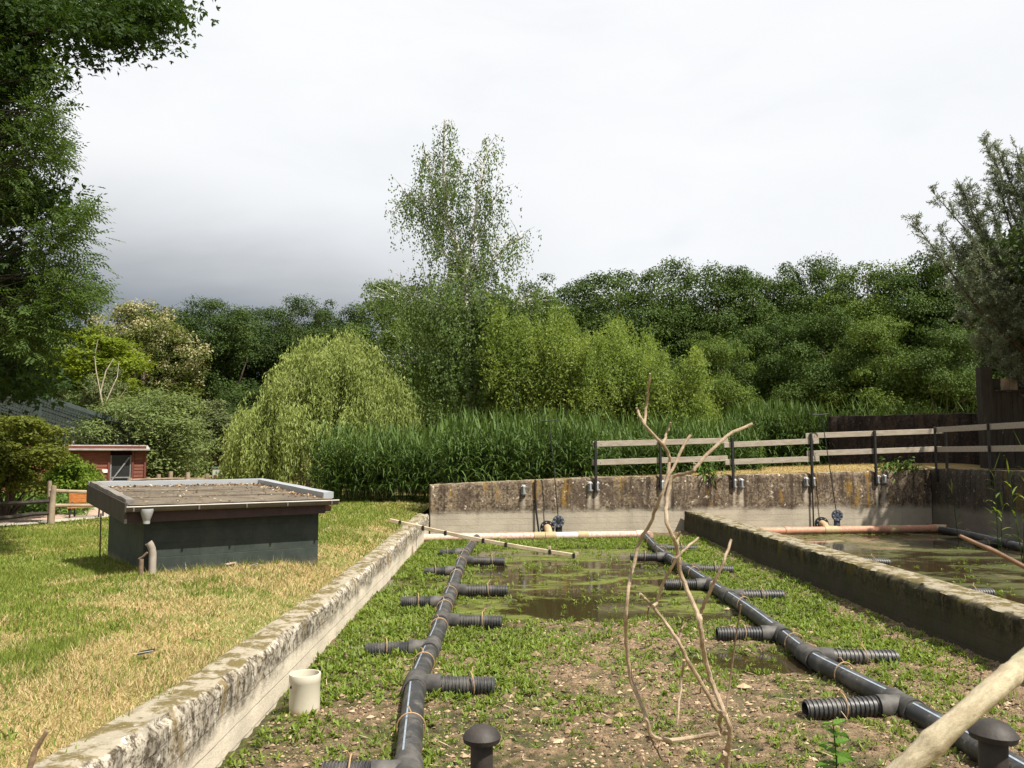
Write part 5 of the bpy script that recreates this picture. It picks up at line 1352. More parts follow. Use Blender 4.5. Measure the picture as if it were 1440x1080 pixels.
def red_hut():
    Y = 33.0; x0, x1 = xat(-60, Y), xat(203.5, Y); root = empty('red_hut', (x1, Y, .4), 'red boarded timber hut with grey roof and dark door', 'hut')
    zt = zat(633, Y); RED = m_plain('red_stained_boards', (.185, .062, .038), .8, .4, 4, .3, stretch=(.6, 1, 4), col2=(.10, .036, .025)); RED2 = m_plain('dark_red_trim', (.13, .036, .024), .7, .3, 6)
    d0, d1 = xat(160, Y), xat(187, Y)
    mb = MB(); h = .135; z = .4; k = 0
    while z < zt - .02:
        hh = min(h, zt - z)
        for a, b in ((x0, d0 - .07), (d1 + .09, x1)):
            p = [(a, Y - .028, z), (b, Y - .028, z), (b, Y, z), (a, Y, z), (a, Y - .008, z + hh), (b, Y - .008, z + hh), (b, Y, z + hh), (a, Y, z + hh)]
            mb.add(p, [[0, 1, 5, 4], [3, 2, 1, 0], [4, 5, 6, 7], [0, 4, 7, 3], [1, 2, 6, 5]])
        z += h
    mb.build('cladding', RED, root, kind='stuff')
    mb = MB(); mb.box(((x0 + d0 - .08) / 2, Y + 1.52, (zt + .4) / 2), (d0 - x0 - .08, 3.0, zt - .4)); mb.box(((d1 + .09 + x1) / 2, Y + 1.52, (zt + .4) / 2), (x1 - d1 - .09, 3.0, zt - .4)); mb.box(((d0 + d1) / 2, Y + 1.8, (zt + .4) / 2), (d1 - d0 + .4, 2.4, zt - .42)); mb.build('wall', RED2, root)
    mb = MB()
    for x in (d0 - .035, d1 + .045, x1 + .03): mb.box((x, Y - .04, (zt + .4) / 2), (.08, .05, zt - .4))
    mb.box(((x0 + x1) / 2, Y - .05, zt + .06), (x1 - x0 + .1, .05, .20)); mb.build('trim', RED2, root)
    dr = MB(); dz = zat(640, Y); m_d = m_plain('dark_door_mesh', (.018, .019, .020), .5, .3, 8); dr.box(((d0 + d1) / 2, Y + .03, (dz + .4) / 2), (d1 - d0, .04, dz - .4)); door = dr.build('door', m_d, root)
    mb = MB(); zl = zat(671, Y); mb.box(((d0 + d1) / 2, Y - .005, zl), (d1 - d0, .035, .05)); mb.box((d0 + .03, Y - .005, (dz + .4) / 2), (.05, .03, dz - .42)); mb.box((d1 - .03, Y - .005, (dz + .4) / 2), (.05, .03, dz - .42)); mb.beam((d0 + .05, Y - .03, zl - .15), (d1 - .08, Y - .03, dz - .08), .03, .05); mb.build('brace', m_plain('grey_door_frame', (.20, .20, .20), .6), door)
    mb = MB(); c = gy(152.5, 662, Y - .045); mb.box(c, (.21, .015, .12)); mb.build('notice', m_plain('white_notice', (.78, .76, .70), .5, .08), root)
    GR = m_plain('grey_roof_sheet', (.30, .29, .26), .8, .3, 3)
    mb = MB(); rx = x1 + .18; zr = zat(631.5, Y - .3); zk = zat(626, Y + 3.2) + .0
    V = [(x0, Y - .32, zr - .05), (rx, Y - .32, zr - .05), (rx - .0, Y + 3.2, zk - .05), (x0, Y + 3.2, zk - .05), (x0, Y - .32, zr), (rx, Y - .32, zr), (rx, Y + 3.2, zk), (x0, Y + 3.2, zk)]
    mb.add(V, [[3, 2, 1, 0], [4, 5, 6, 7], [0, 1, 5, 4], [1, 2, 6, 5], [2, 3, 7, 6], [3, 0, 4, 7]]); mb.build('roof', GR, root)
    root.rotation_euler = (0, 0, R(25)); root.scale = (1.0, 1, 1)
red_hut()
def aviary():
    FR = m_plain('dark_green_steel', (.045, .06, .055), .5, .3, 6); NET = m_plain('dark_green_netting', (.045, .058, .052), .6, .2, 6)
    ya, yb = 36.8, 44.0; A = gy(183.5, 599, ya); B = gy(55, 556, ya - 3.0); root = empty('aviary', (A[0] - 3, ya + 2, .4), 'dark green netted aviary behind the red hut', 'aviary')
    C = B + (B - A) * 1.2
    dep = np.array([-2.6, 7.0, -1.15])
    mb = MB(); mb.beam(A, C, .12, .16); mb.build('eave_beam', FR, root)
    mb = MB(); mb.beam(A + dep + [0, 0, -.05], C + dep + [0, 0, -.05], .12, .16); mb.build('eave_beam', FR, root)
    for t in (.12, .26, .42, .6, .8):
        mb = MB(); mb.beam(A + dep * t + [0, 0, -.09], C + dep * t + [0, 0, -.09], .09, .13); mb.build('purlin', FR, root)
    mb = MB(); mb.box((A[0], A[1], (A[2] + .4) / 2), (.17, .15, A[2] - .4)); mb.build('post', FR, root)
    mb = MB(); mb.box((B[0], B[1], (B[2] + .4) / 2), (.17, .15, B[2] - .4)); mb.build('post', FR, root)
    for q in (A + dep, B + dep):
        mb = MB(); mb.box((q[0], q[1], (q[2] + .4) / 2), (.15, .15, q[2] - .4)); mb.build('post', FR, root)
    mb = MB(); u = (C - A); Lu = np.linalg.norm(u)
    for t in np.arange(0, 1, .11 / Lu): mb.beam(A + u * t + [0, 0, .1], A + u * t + dep + [0, 0, .05], .016, .016)
    for t in np.arange(0, 1, .11 / np.linalg.norm(dep)): mb.beam(A + dep * t + [0, 0, .1], C + dep * t + [0, 0, .1], .016, .016)
    # front net
    for t in np.arange(0, 1, .13 / Lu):
        p = A + u * t; mb.beam((p[0], p[1], .5), (p[0], p[1], p[2]), .012, .012, up=(0, 1, 0))
    mb.build('netting', NET, root, kind='stuff')
    mb = MB(); q = gy(98, 625, 38); mb.tube([(q[0] - .1, 38, .4), (q[0], 38, 2.1), (q[0] + .25, 38, 3.0)], [.09, .07, .05], 7); mb.tube([(q[0] + .02, 38, 2.3), (q[0] - .35, 38, 2.75)], [.04, .03], 6); mb.tube([(q[0] + .2, 38, 2.8), (q[0] + .32, 38, 3.25)], [.05, .05], 6)
    mb.build('perch', BARK_PALE, root, True)
aviary()
def far_fence():
    Y = 30.0; a = gy(195, 673, Y); root = empty('rustic_fence', (xat(320, Y), Y, .4), 'low rustic pole fence with short posts beyond the pump house', 'fence')
    for k, (px, top) in enumerate(((182, 672), (208, 671), (223, 667), (240, 663), (264, 664), (291, 666), (330, 666), (345, 668), (366, 669), (425, 661), (433, 668))):
        p = gy(px, top, Y + .3 * math.sin(k)); mb = MB(); mb.tube([(p[0], p[1], .3), (p[0] + .01, p[1], p[2])], [.085, .075], 8); mb.build('post', OLDWOOD, root, True)
    for pts in ([(180, 675), (240, 673), (300, 673.5), (350, 672)], [(180, 681), (260, 680), (350, 680)], [(345, 668.5), (380, 667.5), (420, 667), (450, 665)], [(345, 672), (380, 671), (415, 669), (448, 664)], [(405, 676), (430, 672), (455, 672)], [(400, 671), (430, 668), (446, 667)], [(420, 678), (440, 677), (455, 676)]):
        mb = MB(); mb.tube([gy(x, y, Y - .1 + random.uniform(-.1, .1)) for x, y in pts], .04, 6); mb.build('rail', OLDWOOD, root, True)
    # information board
    Y2 = 32.0; c = gy(307, 666, Y2); root = empty('info_board', (c[0], Y2, .4), 'small pale green information board behind the pole fence', 'sign')
    PG = m_plain('pale_green_board', (.42, .47, .36), .6, .15, 8)
    mb = MB(); mb.box(c + np.array([0, 0, -.02]), (.44, .03, .42), bev=.004); mb.build('panel', PG, root)
    mb = MB(); mb.box(c + np.array([0, .02, .235]), (.48, .12, .05)); mb.build('roof', m_plain('grey_green_cap', (.14, .18, .15), .6), root)
    for dx in (-.2, .2):
        mb = MB(); mb.box((c[0] + dx, Y2 + .045, (c[2] + .55) / 2), (.05, .05, c[2] - .35)); mb.build('post', OLDWOOD, root)
    for dx, col in ((-.11, (.20, .05, .04)), (.09, (.07, .05, .05))):
        mb = MB(); mb.box(c + np.array([dx, -.018, -.12]), (.13 if dx < 0 else .16, .006, .13)); mb.build('picture', m_plain('board_picture', col, .6, .5, 25), root)
    Y3 = 31.0; p = gy(380, 629, Y3); root = empty('signpost', (p[0], Y3, .4), 'slim grey signpost with a small red arrow before the weeping willow', 'sign')
    mb = MB(); mb.cyl((p[0], Y3, .3), (p[0], Y3, p[2]), .032, 10); mb.build('post', GALV, root, True)
    mb = MB(); q = gy(385.5, 633.5, Y3); zc = q[2]; x = p[0] + .035; V = []
    for yy in (Y3 - .01, Y3 + .01): V += [(x, yy, zc - .06), (x + .16, yy, zc - .06), (x + .21, yy, zc), (x + .16, yy, zc + .06), (x, yy, zc + .06)]
    mb.add(V, [[0, 1, 2, 3, 4], [9, 8, 7, 6, 5]] + [[i, i + 5, (i + 1) % 5 + 5, (i + 1) % 5] for i in range(5)]); ar = mb.build('arrow', m_plain('red_sign', (.45, .05, .04), .5, .1), root)
    mb = MB(); mb.box((x + .085, Y3 - .0125, zc), (.09, .004, .035)); mb.build('lettering', m_plain('white_sign_print', (.7, .68, .66), .5, .1), ar)
far_fence()
def low_planting():
    # shrub maple, round green shrub, cover plants by the path
    Y = 21.5; t = empty('shrub_maple', (xat(15, Y), Y, .4), 'spreading yellow-green shrub maple with layered leaves before the red hut', 'bush')
    c = []; r = []
    for k in range(120):
        px = rng.uniform(-70, 78); py = 592 + 95 * rng.random() ** .9 + .35 * max(0, px - 40) * .5
        if px > 62 and py > 650: continue
        c.append(gy(px, py, Y + rng.uniform(-1.2, 1.2))); r.append(rng.uniform(.22, .46))
    V, Q, a = clump_leaves(np.array(c), np.array(r), 330, .085, .06, .45, .8, .55); np_obj('crown', V, Q, LEAF['jmaple'], t, a)
    mb = MB(); b = np.array([xat(10, Y), Y, .3])
    for k in range(18): mb.tube([b, (b + c[k * 4]) / 2 + [0, 0, .1], c[k * 4]], [.06, .04, .01], 5)
    mb.build('trunk', BARK, t, True)
    Y = 27.5; t = empty('green_shrub', (xat(100, Y), Y, .4), 'rounded fresh green shrub in front of the red hut wall', 'bush')
    c = []; r = []
    for k in range(60):
        px = rng.uniform(68, 134); w = 1 - ((px - 98) / 40) ** 2; py = 700 - (48 * max(.1, w)) * rng.random() ** .5
        c.append(gy(px, py, Y + rng.uniform(-.8, .8))); r.append(rng.uniform(.2, .4))
    V, Q, a = clump_leaves(np.array(c), np.array(r), 230, .12, .07, .9, .6, .8); np_obj('crown', V, Q, LEAF['shrub'], t, a)
    mb = MB(); b = np.array([xat(100, Y), Y, .3])
    for k in range(8): mb.tube([b, c[k * 7]], [.03, .008], 4)
    mb.build('trunk', BARK, t)
    n = 5200; px = rng.uniform(-160, 128, n); Yb = rng.uniform(22.9, 27.0, n); x = np.array([xat(a, b) for a, b in zip(px, Yb)])
    B = np.stack([x, Yb, .40 + rng.random(n) * .5], 1); az = rng.uniform(0, 6.28, n); el = rng.uniform(.2, 1.2, n)
    D = np.stack([np.cos(az) * np.cos(el), np.sin(az) * np.cos(el), np.sin(el)], 1)
    V, Q = strips(B, D, rng.uniform(.22, .45, n), rng.uniform(.05, .09, n), .7, 3); tag(np_obj('ground_cover', V, Q, LEAF['cover'], rnd=np.repeat(rng.random(n), 3)), 'lush strap-leaved ground cover behind the brick path', 'plants', kind='stuff')
low_planting()

# ------------------------------------------------------------------ grass
def dryness(x, y):
    d = fnoise(x * .55, y * .55, 90, 4) * .62 + fnoise(x * 2.6, y * 2.6, 95, 3) * .38
    near_wall = smoothstep(5.0, 2.3, -x) * .10
    far = smoothstep(9, 16, y) * .18 + smoothstep(4.5, 9.0, -x) * .06
    return d + near_wall - far
def grass(name, label, x, y, z, lo, hi, mat, dry, wd=(.004, .008)):
    n = len(x); P = np.stack([x, y, z - .01], 1); D = unit(np.stack([rng.normal(size=n) * .65, rng.normal(size=n) * .65, np.ones(n)], 1)); dd = rng.random(n) < dry
    D[dd] = unit(D[dd] * np.array([1.9, 1.9, .7])); L = rng.uniform(lo, hi, n); sd = rand_dirs(n) * np.array([1, 1, .1]); sd = unit(sd); w = rng.uniform(*wd, n)[:, None]
    V = np.stack([P - sd * w, P + sd * w, P + D * L[:, None] + np.array([0, 0, -.2]) * (L ** 1.0)[:, None] * 0], 1).reshape(-1, 3); T = np.arange(n * 3).reshape(n, 3)
    r = np.where(dd, .56 + .44 * rng.random(n), .44 * rng.random(n))
    return tag(np_obj(name, V, T, mat, rnd=r), label, 'grass', kind='stuff')
def lawn_grass():
    # more blades near the viewer, wider ones farther off
    X = []; Y = []; Wd = []
    for (y0, y1, n, xw) in ((3.2, 7, 150000, 5.2), (7, 12, 120000, 8.0), (12, 19, 80000, 12.0), (19, 26, 34000, 12.0)):
        yy = rng.uniform(y0, y1, n); xx = -2.2 - rng.random(n) * xw; X.append(xx); Y.append(yy); Wd.append(np.full(n, .0028 + .0006 * y0))
    X = np.concatenate(X); Y = np.concatenate(Y); Wd = np.concatenate(Wd)
    O = np.array([-4.59, 10.64]); u = (X - O[0]) * .825 + (Y - O[1]) * .565; v = -(X - O[0]) * .565 + (Y - O[1]) * .825
    ok = ~((u > 0) & (u < 2.32) & (v > 0) & (v < 2.6))
    # keep off the path
    pn = np.array([gz(a, b, .42)[:2] for a, b in ((-220, 758), (0, 741), (72, 736), (152, 728), (260, 720))]); ok &= ~((Y > np.interp(X, pn[:, 0], pn[:, 1])) & (X < -8.6))
    X, Y, Wd = X[ok], Y[ok], Wd[ok]
    d = dryness(X, Y); dry = smoothstep(.38, .58, d) * .78 + .10
    z = lawn_z(X, Y); n = len(X); tall = np.where(fnoise(X * 1.7, Y * 1.7, 77, 2) > .62, 1.5, 1.0)
    P = np.stack([X, Y, z - .008], 1); dd = rng.random(n) < dry
    D = np.stack([rng.normal(size=n) * .55, rng.normal(size=n) * .55, np.ones(n)], 1); D[dd] *= np.array([1.8, 1.8, .55]); D = unit(D)
    L = rng.uniform(.025, .065, n) * tall * (1 + .02 * Y); sd = unit(rand_dirs(n) * np.array([1, 1, .1])); w = (Wd * rng.uniform(.7, 1.3, n))[:, None]
    V = np.stack([P - sd * w, P + sd * w, P + D * L[:, None]], 1).reshape(-1, 3); r = np.where(dd, .56 + .44 * rng.random(n), .44 * rng.random(n))
    tag(np_obj('grass', V, np.arange(n * 3).reshape(n, 3), GRASS, rnd=r), 'short half-dry lawn grass around the pump house', 'grass', kind='stuff')
lawn_grass()
def tufts():
    k = 240; tx = -2.3 - rng.random(k) * 8; ty = 3.8 + rng.random(k) ** 1.2 * 17; m = 26
    O = np.array([-4.59, 10.64]); u = (tx - O[0]) * .825 + (ty - O[1]) * .565; v = -(tx - O[0]) * .565 + (ty - O[1]) * .825; ok = ~((u > -.1) & (u < 2.4) & (v > -.1) & (v < 2.7)); tx, ty = tx[ok], ty[ok]; k = len(tx)
    x = np.repeat(tx, m) + rng.normal(size=k * m) * .035; y = np.repeat(ty, m) + rng.normal(size=k * m) * .035; n = k * m; az = rng.uniform(0, 6.28, n); el = rng.uniform(.5, 1.4, n)
    V, Q = strips(np.stack([x, y, lawn_z(x, y)], 1), np.stack([np.cos(az) * np.cos(el), np.sin(az) * np.cos(el), np.sin(el)], 1), rng.uniform(.05, .13, n), rng.uniform(.004, .012, n), .5, 3)
    tag(np_obj('grass', V, Q, GRASS, rnd=np.repeat(np.where(np.repeat(rng.random(k), m) < .75, rng.random(n) * .4, .6 + rng.random(n) * .3), 3)), 'taller grass tufts standing out of the short lawn', 'grass', kind='stuff')
tufts()
n = 26000; xx = rng.uniform(-1.5, 12.4, n); yy = bw_y(xx) + .30 + rng.random(n) ** 1.3 * 2.6
kp = (xx > 1.0) | (rng.random(n) < .35); xx, yy = xx[kp], yy[kp]
grass('dry_grass', 'dry golden grass strip on top of the back wall bank', xx, yy, bank_z(xx, yy), .03, .10, BANKGRASS, .93, (.006, .012))
n = 900; O_ = np.array([-4.59, 10.64]); t_ = rng.random(n); fr = rng.random(n) < .5; of = -.01 - np.abs(rng.normal(size=n)) * .04
uu = np.where(fr, t_ * 2.35, of); vv = np.where(fr, of, t_ * 2.5); xx = O_[0] + .825 * uu - .565 * vv; yy = O_[1] + .565 * uu + .825 * vv
grass('grass', 'longer grass growing up against the pump house walls', xx, yy, lawn_z(xx, yy), .05, .17, GRASS, .35, (.005, .009))
n = 1500; yy = rng.uniform(2.2, 21, n); xx = np.where(rng.random(n) < .6, rng.uniform(-2.28, -2.16, n), rng.uniform(4.8, 5.15, n) * 0 - 2.2)
grass('grass', 'grass fringe creeping over the outer edge of left wall', xx, yy, lw_top(yy) - .01, .03, .07, GRASS, .6)

# ------------------------------------------------------------------ plants in the basin
def seedlings():
    n = 110000; x = rng.uniform(-1.9, 4.65, n); y = 3.6 + 17.2 * rng.random(n) ** 1.15
    nz = fnoise(x * 1.3, y * 1.3, 120, 3) * .55 + fnoise(x * 4, y * 4, 123, 2) * .45
    left = (1 - smoothstep(-.2, .9, x)) * smoothstep(5.9, 7.6, y)
    right = smoothstep(2.6, 3.5, x) * smoothstep(5.6, 9.2, y) * (1 - smoothstep(4.25, 4.6, x))
    mid = .32 * smoothstep(7.6, 9.6, y) + .29
    back = smoothstep(17.9, 18.7, y)
    near_l = (1 - smoothstep(-.6, .1, x)) * .54
    dens = np.clip(np.maximum.reduce([left * .95, right * .9, mid, back * .9, near_l]), 0, 1)
    pd = puddle(x, y); prob = smoothstep(.50 - dens * .42, .98 - dens * .42, nz) * (1 - .86 * smoothstep(.15, .6, pd)) * np.where((y > 11) & (x > -.6) & (x < 2.9) & (y < 18.2), .5, 1.0)
    ok = rng.random(n) < prob * .52; x, y = x[ok], y[ok]; n = len(x)
    dn = dens[ok]; z = np.maximum(floor_z(x, y), WZ) - .004
    leaf = 6; N = n * leaf; az = rng.uniform(0, 6.28, N); el = rng.uniform(.35, 1.35, N)
    D = np.stack([np.cos(az) * np.cos(el), np.sin(az) * np.cos(el), np.sin(el)], 1); sc = np.repeat(rng.uniform(.3, 1.0, n) ** 1.3 * (.55 + .45 * dn), leaf)
    B = np.repeat(np.stack([x, y, z], 1), leaf, 0) + rng.normal(size=(N, 3)) * np.array([.012, .012, 0]) + np.stack([0 * az, 0 * az, rng.random(N) * .025], 1)
    sd = np.stack([-np.sin(az), np.cos(az), 0 * az], 1)
    V, Q = strips(B, D, .115 * sc * rng.uniform(.7, 1.2, N), .026 * sc, rng.uniform(.1, .6, N), 3, sd)
    rr = np.clip(np.repeat(rng.random(n) * .4, leaf) + rng.random(N) * .6, 0, 1)
    tag(np_obj('seedlings', V, Q, LEAF['seedling'], rnd=np.repeat(rr, 3)), 'bright green seedlings carpeting the basin mud', 'plants', kind='stuff')
    # right basin scatter
    n = 1600; x = rng.uniform(5.4, 12, n); y = rng.uniform(7, 23, n); ok = (fnoise(x * .9, y * .9, 140, 3) > .56); x, y = x[ok], y[ok]; n = len(x); leaf = 5; N = n * leaf
    az = rng.uniform(0, 6.28, N); el = rng.uniform(.2, 1.2, N); D = np.stack([np.cos(az) * np.cos(el), np.sin(az) * np.cos(el), np.sin(el)], 1)
    V, Q = strips(np.repeat(np.stack([x, y, np.maximum(floor2(x, y), .01)], 1), leaf, 0), D, rng.uniform(.05, .1, N), .016, .4, 2); tag(np_obj('seedlings', V, Q, LEAF['seedling'], rnd=np.repeat(rng.random(N), 2)), 'scattered seedlings on the green right basin', 'plants', kind='stuff')
seedlings()
def clods():
    n = 34000; y = 3.4 + 9.5 * rng.random(n) ** 1.5; x = rng.uniform(-1.9, 4.6, n); ok = (puddle(x, y) < .15) & (fnoise(x * 2, y * 2, 150, 3) + rng.random(n) * .3 > .55); x, y = x[ok], y[ok]; n = len(x)
    oc = np.array([[1, 0, 0], [-1, 0, 0], [0, 1, 0], [0, -1, 0], [0, 0, 1], [0, 0, -1.0]]); T = np.array([[0, 2, 4], [2, 1, 4], [1, 3, 4], [3, 0, 4], [2, 0, 5], [1, 2, 5], [3, 1, 5], [0, 3, 5]])
    s = rng.gamma(1.6, .0042, n) + .003; a = rng.uniform(0, 6.28, n); V = oc[None] * (s[:, None, None] * rng.uniform(.55, 1.35, (n, 6, 1))) * np.array([1.25, 1, .65])
    ca, sa = np.cos(a)[:, None], np.sin(a)[:, None]; V = np.stack([V[..., 0] * ca - V[..., 1] * sa, V[..., 0] * sa + V[..., 1] * ca, V[..., 2]], -1) + np.stack([x, y, floor_z(x, y) + s * .25], 1)[:, None]
    m, nn_ = new_mat('clod'); nn_.out(nn_.bsdf(nn_.ramp(nn_.attr('rnd'), [(0, (.06, .043, .027)), (.6, (.24, .165, .10)), (1, (.40, .30, .19))]), .95))
    tag(np_obj('clods', V.reshape(-1, 3), (T[None] + (np.arange(n) * 6)[:, None, None]).reshape(-1, 3), m, rnd=np.repeat(rng.random(n), 8)), 'dry mud crumbs and litter scattered over the basin floor', 'soil', kind='stuff')
    n = 9000; y = 3.5 + 8 * rng.random(n) ** 1.4; x = rng.uniform(-1.85, 4.5, n); az = rng.uniform(0, 6.28, n); D = np.stack([np.cos(az), np.sin(az), rng.normal(size=n) * .35], 1)
    V, Q = diamonds(np.stack([x, y, floor_z(x, y) + .006], 1), D, np.array([0, 0, 1.0]) + rng.normal(size=(n, 3)) * .5, rng.uniform(.012, .05, n), rng.uniform(.008, .022, n), .3)
    tag(np_obj('leaf_litter', V, Q, m, rnd=rng.random(n) ** .8), 'brown leaf scraps and bark bits lying over the basin mud', 'litter', kind='stuff')
    n = 420; y = 3.6 + 9 * rng.random(n) ** 1.4; x = rng.uniform(-1.8, 4.5, n); az = rng.uniform(0, 6.28, n); D = np.stack([np.cos(az), np.sin(az), rng.normal(size=n) * .12], 1)
    V, Q = strips(np.stack([x, y, floor_z(x, y) + .015], 1), D, rng.uniform(.04, .22, n), .007, .02, 2, np.stack([-np.sin(az), np.cos(az), 0 * az + .3], 1))
    tag(np_obj('straw', V, Q, m_plain('straw', (.50, .40, .25), .8, .3, 20)), 'bits of pale straw lying on the mud', 'straw', kind='stuff')
clods()

def nettle(base, h, label, lm, pairs=6, leaf=.085, name='nettle'):
    root = empty(name, base, label, 'plant'); b = np.array(base); mb = MB(); pts = [b, b + [.01, 0, h * .5], b + [0.0, .01, h]]; mb.tube(pts, [.006, .005, .003], 6); mb.build('stem', lm, root, True)
    for k in range(pairs):
        t = .15 + .85 * k / (pairs - 1); c = b + [.005, 0, h * t]; a0 = k * 1.57 + .4; sz = leaf * (1.15 - .55 * t)
        for s in (0, 1):
            a = a0 + s * math.pi; D = np.array([[math.cos(a), math.sin(a), .15 + .3 * t]]); K = 10; dv = unit(D[0]); sd = np.array([-math.sin(a), math.cos(a), .1]); tt = np.linspace(0, 1, K + 1)
            wd = sz * .48 * np.sin(np.pi * np.clip(tt, .02, .99) ** .62) * np.where(np.arange(K + 1) % 2, 1.0, .74); cc = c + dv * (tt * sz * 1.55)[:, None] + np.array([0, 0, -1.0]) * (.45 * sz * tt ** 2)[:, None]
            V = np.empty((K + 1, 3, 3)); V[:, 0] = cc - sd * wd[:, None] + [0, 0, .012]; V[:, 1] = cc; V[:, 2] = cc + sd * wd[:, None] + [0, 0, .012]; V = V.reshape(-1, 3)
            Q = np.array([[3 * i + j, 3 * i + j + 1, 3 * i + 4 + j, 3 * i + 3 + j] for i in range(K) for j in (0, 1)])
            np_obj('leaf', V, Q, lm, root, np.full(20, rng.random()))
q = gz(1152, 1092, .05)
nettle((q[0], 5.2, .05), .40, 'young nettle with toothed leaves growing below the ribbed stub at the near right', LEAF['nettle'], 7, .115)
def wall_plant(px, label):
    q, s = bw_px(px); z = float(bw_top(s)) - .02; root = empty('wall_plant', (q[0], q[1] + .1, z), label, 'plant'); n = 90; b = np.array([q[0], q[1] + .08, z])
    B = b + rng.normal(size=(n, 3)) * [.22, .10, .10] + [0, 0, .14]; az = rng.uniform(0, 6.28, n); D = np.stack([np.cos(az), np.sin(az) - .3, rng.normal(size=n) * .5 - .1], 1)
    V, Q = strips(B, D, rng.uniform(.12, .22, n), rng.uniform(.04, .07, n), .6, 3); np_obj('leaves', V, Q, LEAF['cover'], root, np.repeat(rng.random(n), 3))
    mb = MB()
    for k in range(10): mb.tube([b, B[k * 8]], .006, 4)
    mb.build('stems', LEAF['cover'], root)
wall_plant(1255, 'leafy weed on the back wall top right of the last middle post'); wall_plant(1280, 'drooping leafy weed on the wall top, next right of the other weed')
wall_plant(992, 'small dark weed on the bank near the tip of the dead shrub')
def hut_weeds():
    q = gz(262, 795, .58); n = 46; B = q + rng.normal(size=(n, 3)) * [.10, .03, 0] + np.stack([0 * np.arange(n), 0 * np.arange(n), rng.random(n) * .2], 1); az = rng.uniform(0, 6.28, n)
    V, Q = strips(B, np.stack([np.cos(az), np.sin(az), 0.4 + rng.random(n)], 1), rng.uniform(.05, .1, n), .028, .5, 3); tag(np_obj('weed', V, Q, LEAF['weed'], rnd=np.repeat(rng.random(n), 3), origin=q), 'small yellow-green weed at the foot of the green wall', 'plant')
hut_weeds()
def reed_plant(px, top, base, Y, label, name='reed_plant', leafn=11, nst=1):
    b = gy(px, base, Y); b[2] = 0.0; h = zat(top, Y); root = empty(name, b, label, 'plant', 'single reeds in the right basin')
    for s_ in range(nst):
        bb = b + np.array([rng.normal() * .12, rng.normal() * .1, 0]) * (s_ > 0); hh = h * (1 if s_ == 0 else rng.uniform(.55, .9)); lean = np.array([rng.normal() * .05, rng.normal() * .05, 1.0]); lean /= np.linalg.norm(lean)
        mb = MB(); mb.tube([bb, bb + lean * hh * .5, bb + lean * hh * .9], [.009, .008, .004], 6); mb.build('stem', LEAF['reed'], root, True)
        for k in range(leafn):
            t = .2 + .75 * k / (leafn - 1); a = rng.uniform(0, 6.28); el = 1.2 if t > .8 else rng.uniform(.6, 1.0); c = bb + lean * hh * t
            V, Q = strips(c[None], np.array([[math.cos(a) * math.cos(el), math.sin(a) * math.cos(el), math.sin(el)]]), rng.uniform(.30, .5), rng.uniform(.028, .042), rng.uniform(.2, .8) * (t < .9), 6, np.array([[-math.sin(a), math.cos(a), .2]]))
            np_obj('leaf', V, Q, LEAF['seedling'] if rng.random() < .5 else LEAF['reed'], root, np.full(6, rng.random()))
reed_plant(1404, 655, 762, 17.2, 'bright reed standing at the black manifold near the right edge', nst=2)
reed_plant(1347, 685, 745, 20.5, 'small reed before the shaded corner of the right basin')
reed_plant(1438, 628, 770, 15.8, 'tall bright reed cut by the right edge of view', nst=3)

# feathers and dry leaves on the lawn
for (px, py, lab, col, ang) in ((318, 803, 'pale brown feather lying on grass before the pump house', (.40, .30, .22), .2), (353, 805, 'small black feather lying on grass before the pump house', (.03, .03, .035), .9), (193, 926, 'dark feather lying on the dry lawn in front', (.015, .015, .017), .3)):
    q = gz(px, py, .56); q[2] = float(lawn_z(q[0], q[1])) - .02; n_ = 8; t = np.linspace(0, 1, n_); d = np.array([math.cos(ang), math.sin(ang), 0]); sd = np.array([-d[1], d[0], 0]); V = []
    for k in t: V += [q + d * (k * .12) + sd * .022 * math.sin(math.pi * min(1, k * .9 + .1)) + [0, 0, .075 + .02 * k], q + d * (k * .12) - sd * .02 * math.sin(math.pi * min(1, k * .9 + .1)) + [0, 0, .055 + .02 * k]]
    Fs = [[2 * k, 2 * k + 1, 2 * k + 3, 2 * k + 2] for k in range(n_ - 1)]; root = empty('feather', q, lab, 'feather')
    MB().add(V, Fs).build('vane', m_plain('feather_vane', col, .6, .3, 30), root); mb = MB(); mb.tube([q + d * -.03 + [0, 0, .065], q + d * .11 + [0, 0, .08]], .0022, 5); mb.build('quill', PALEWOOD, root)

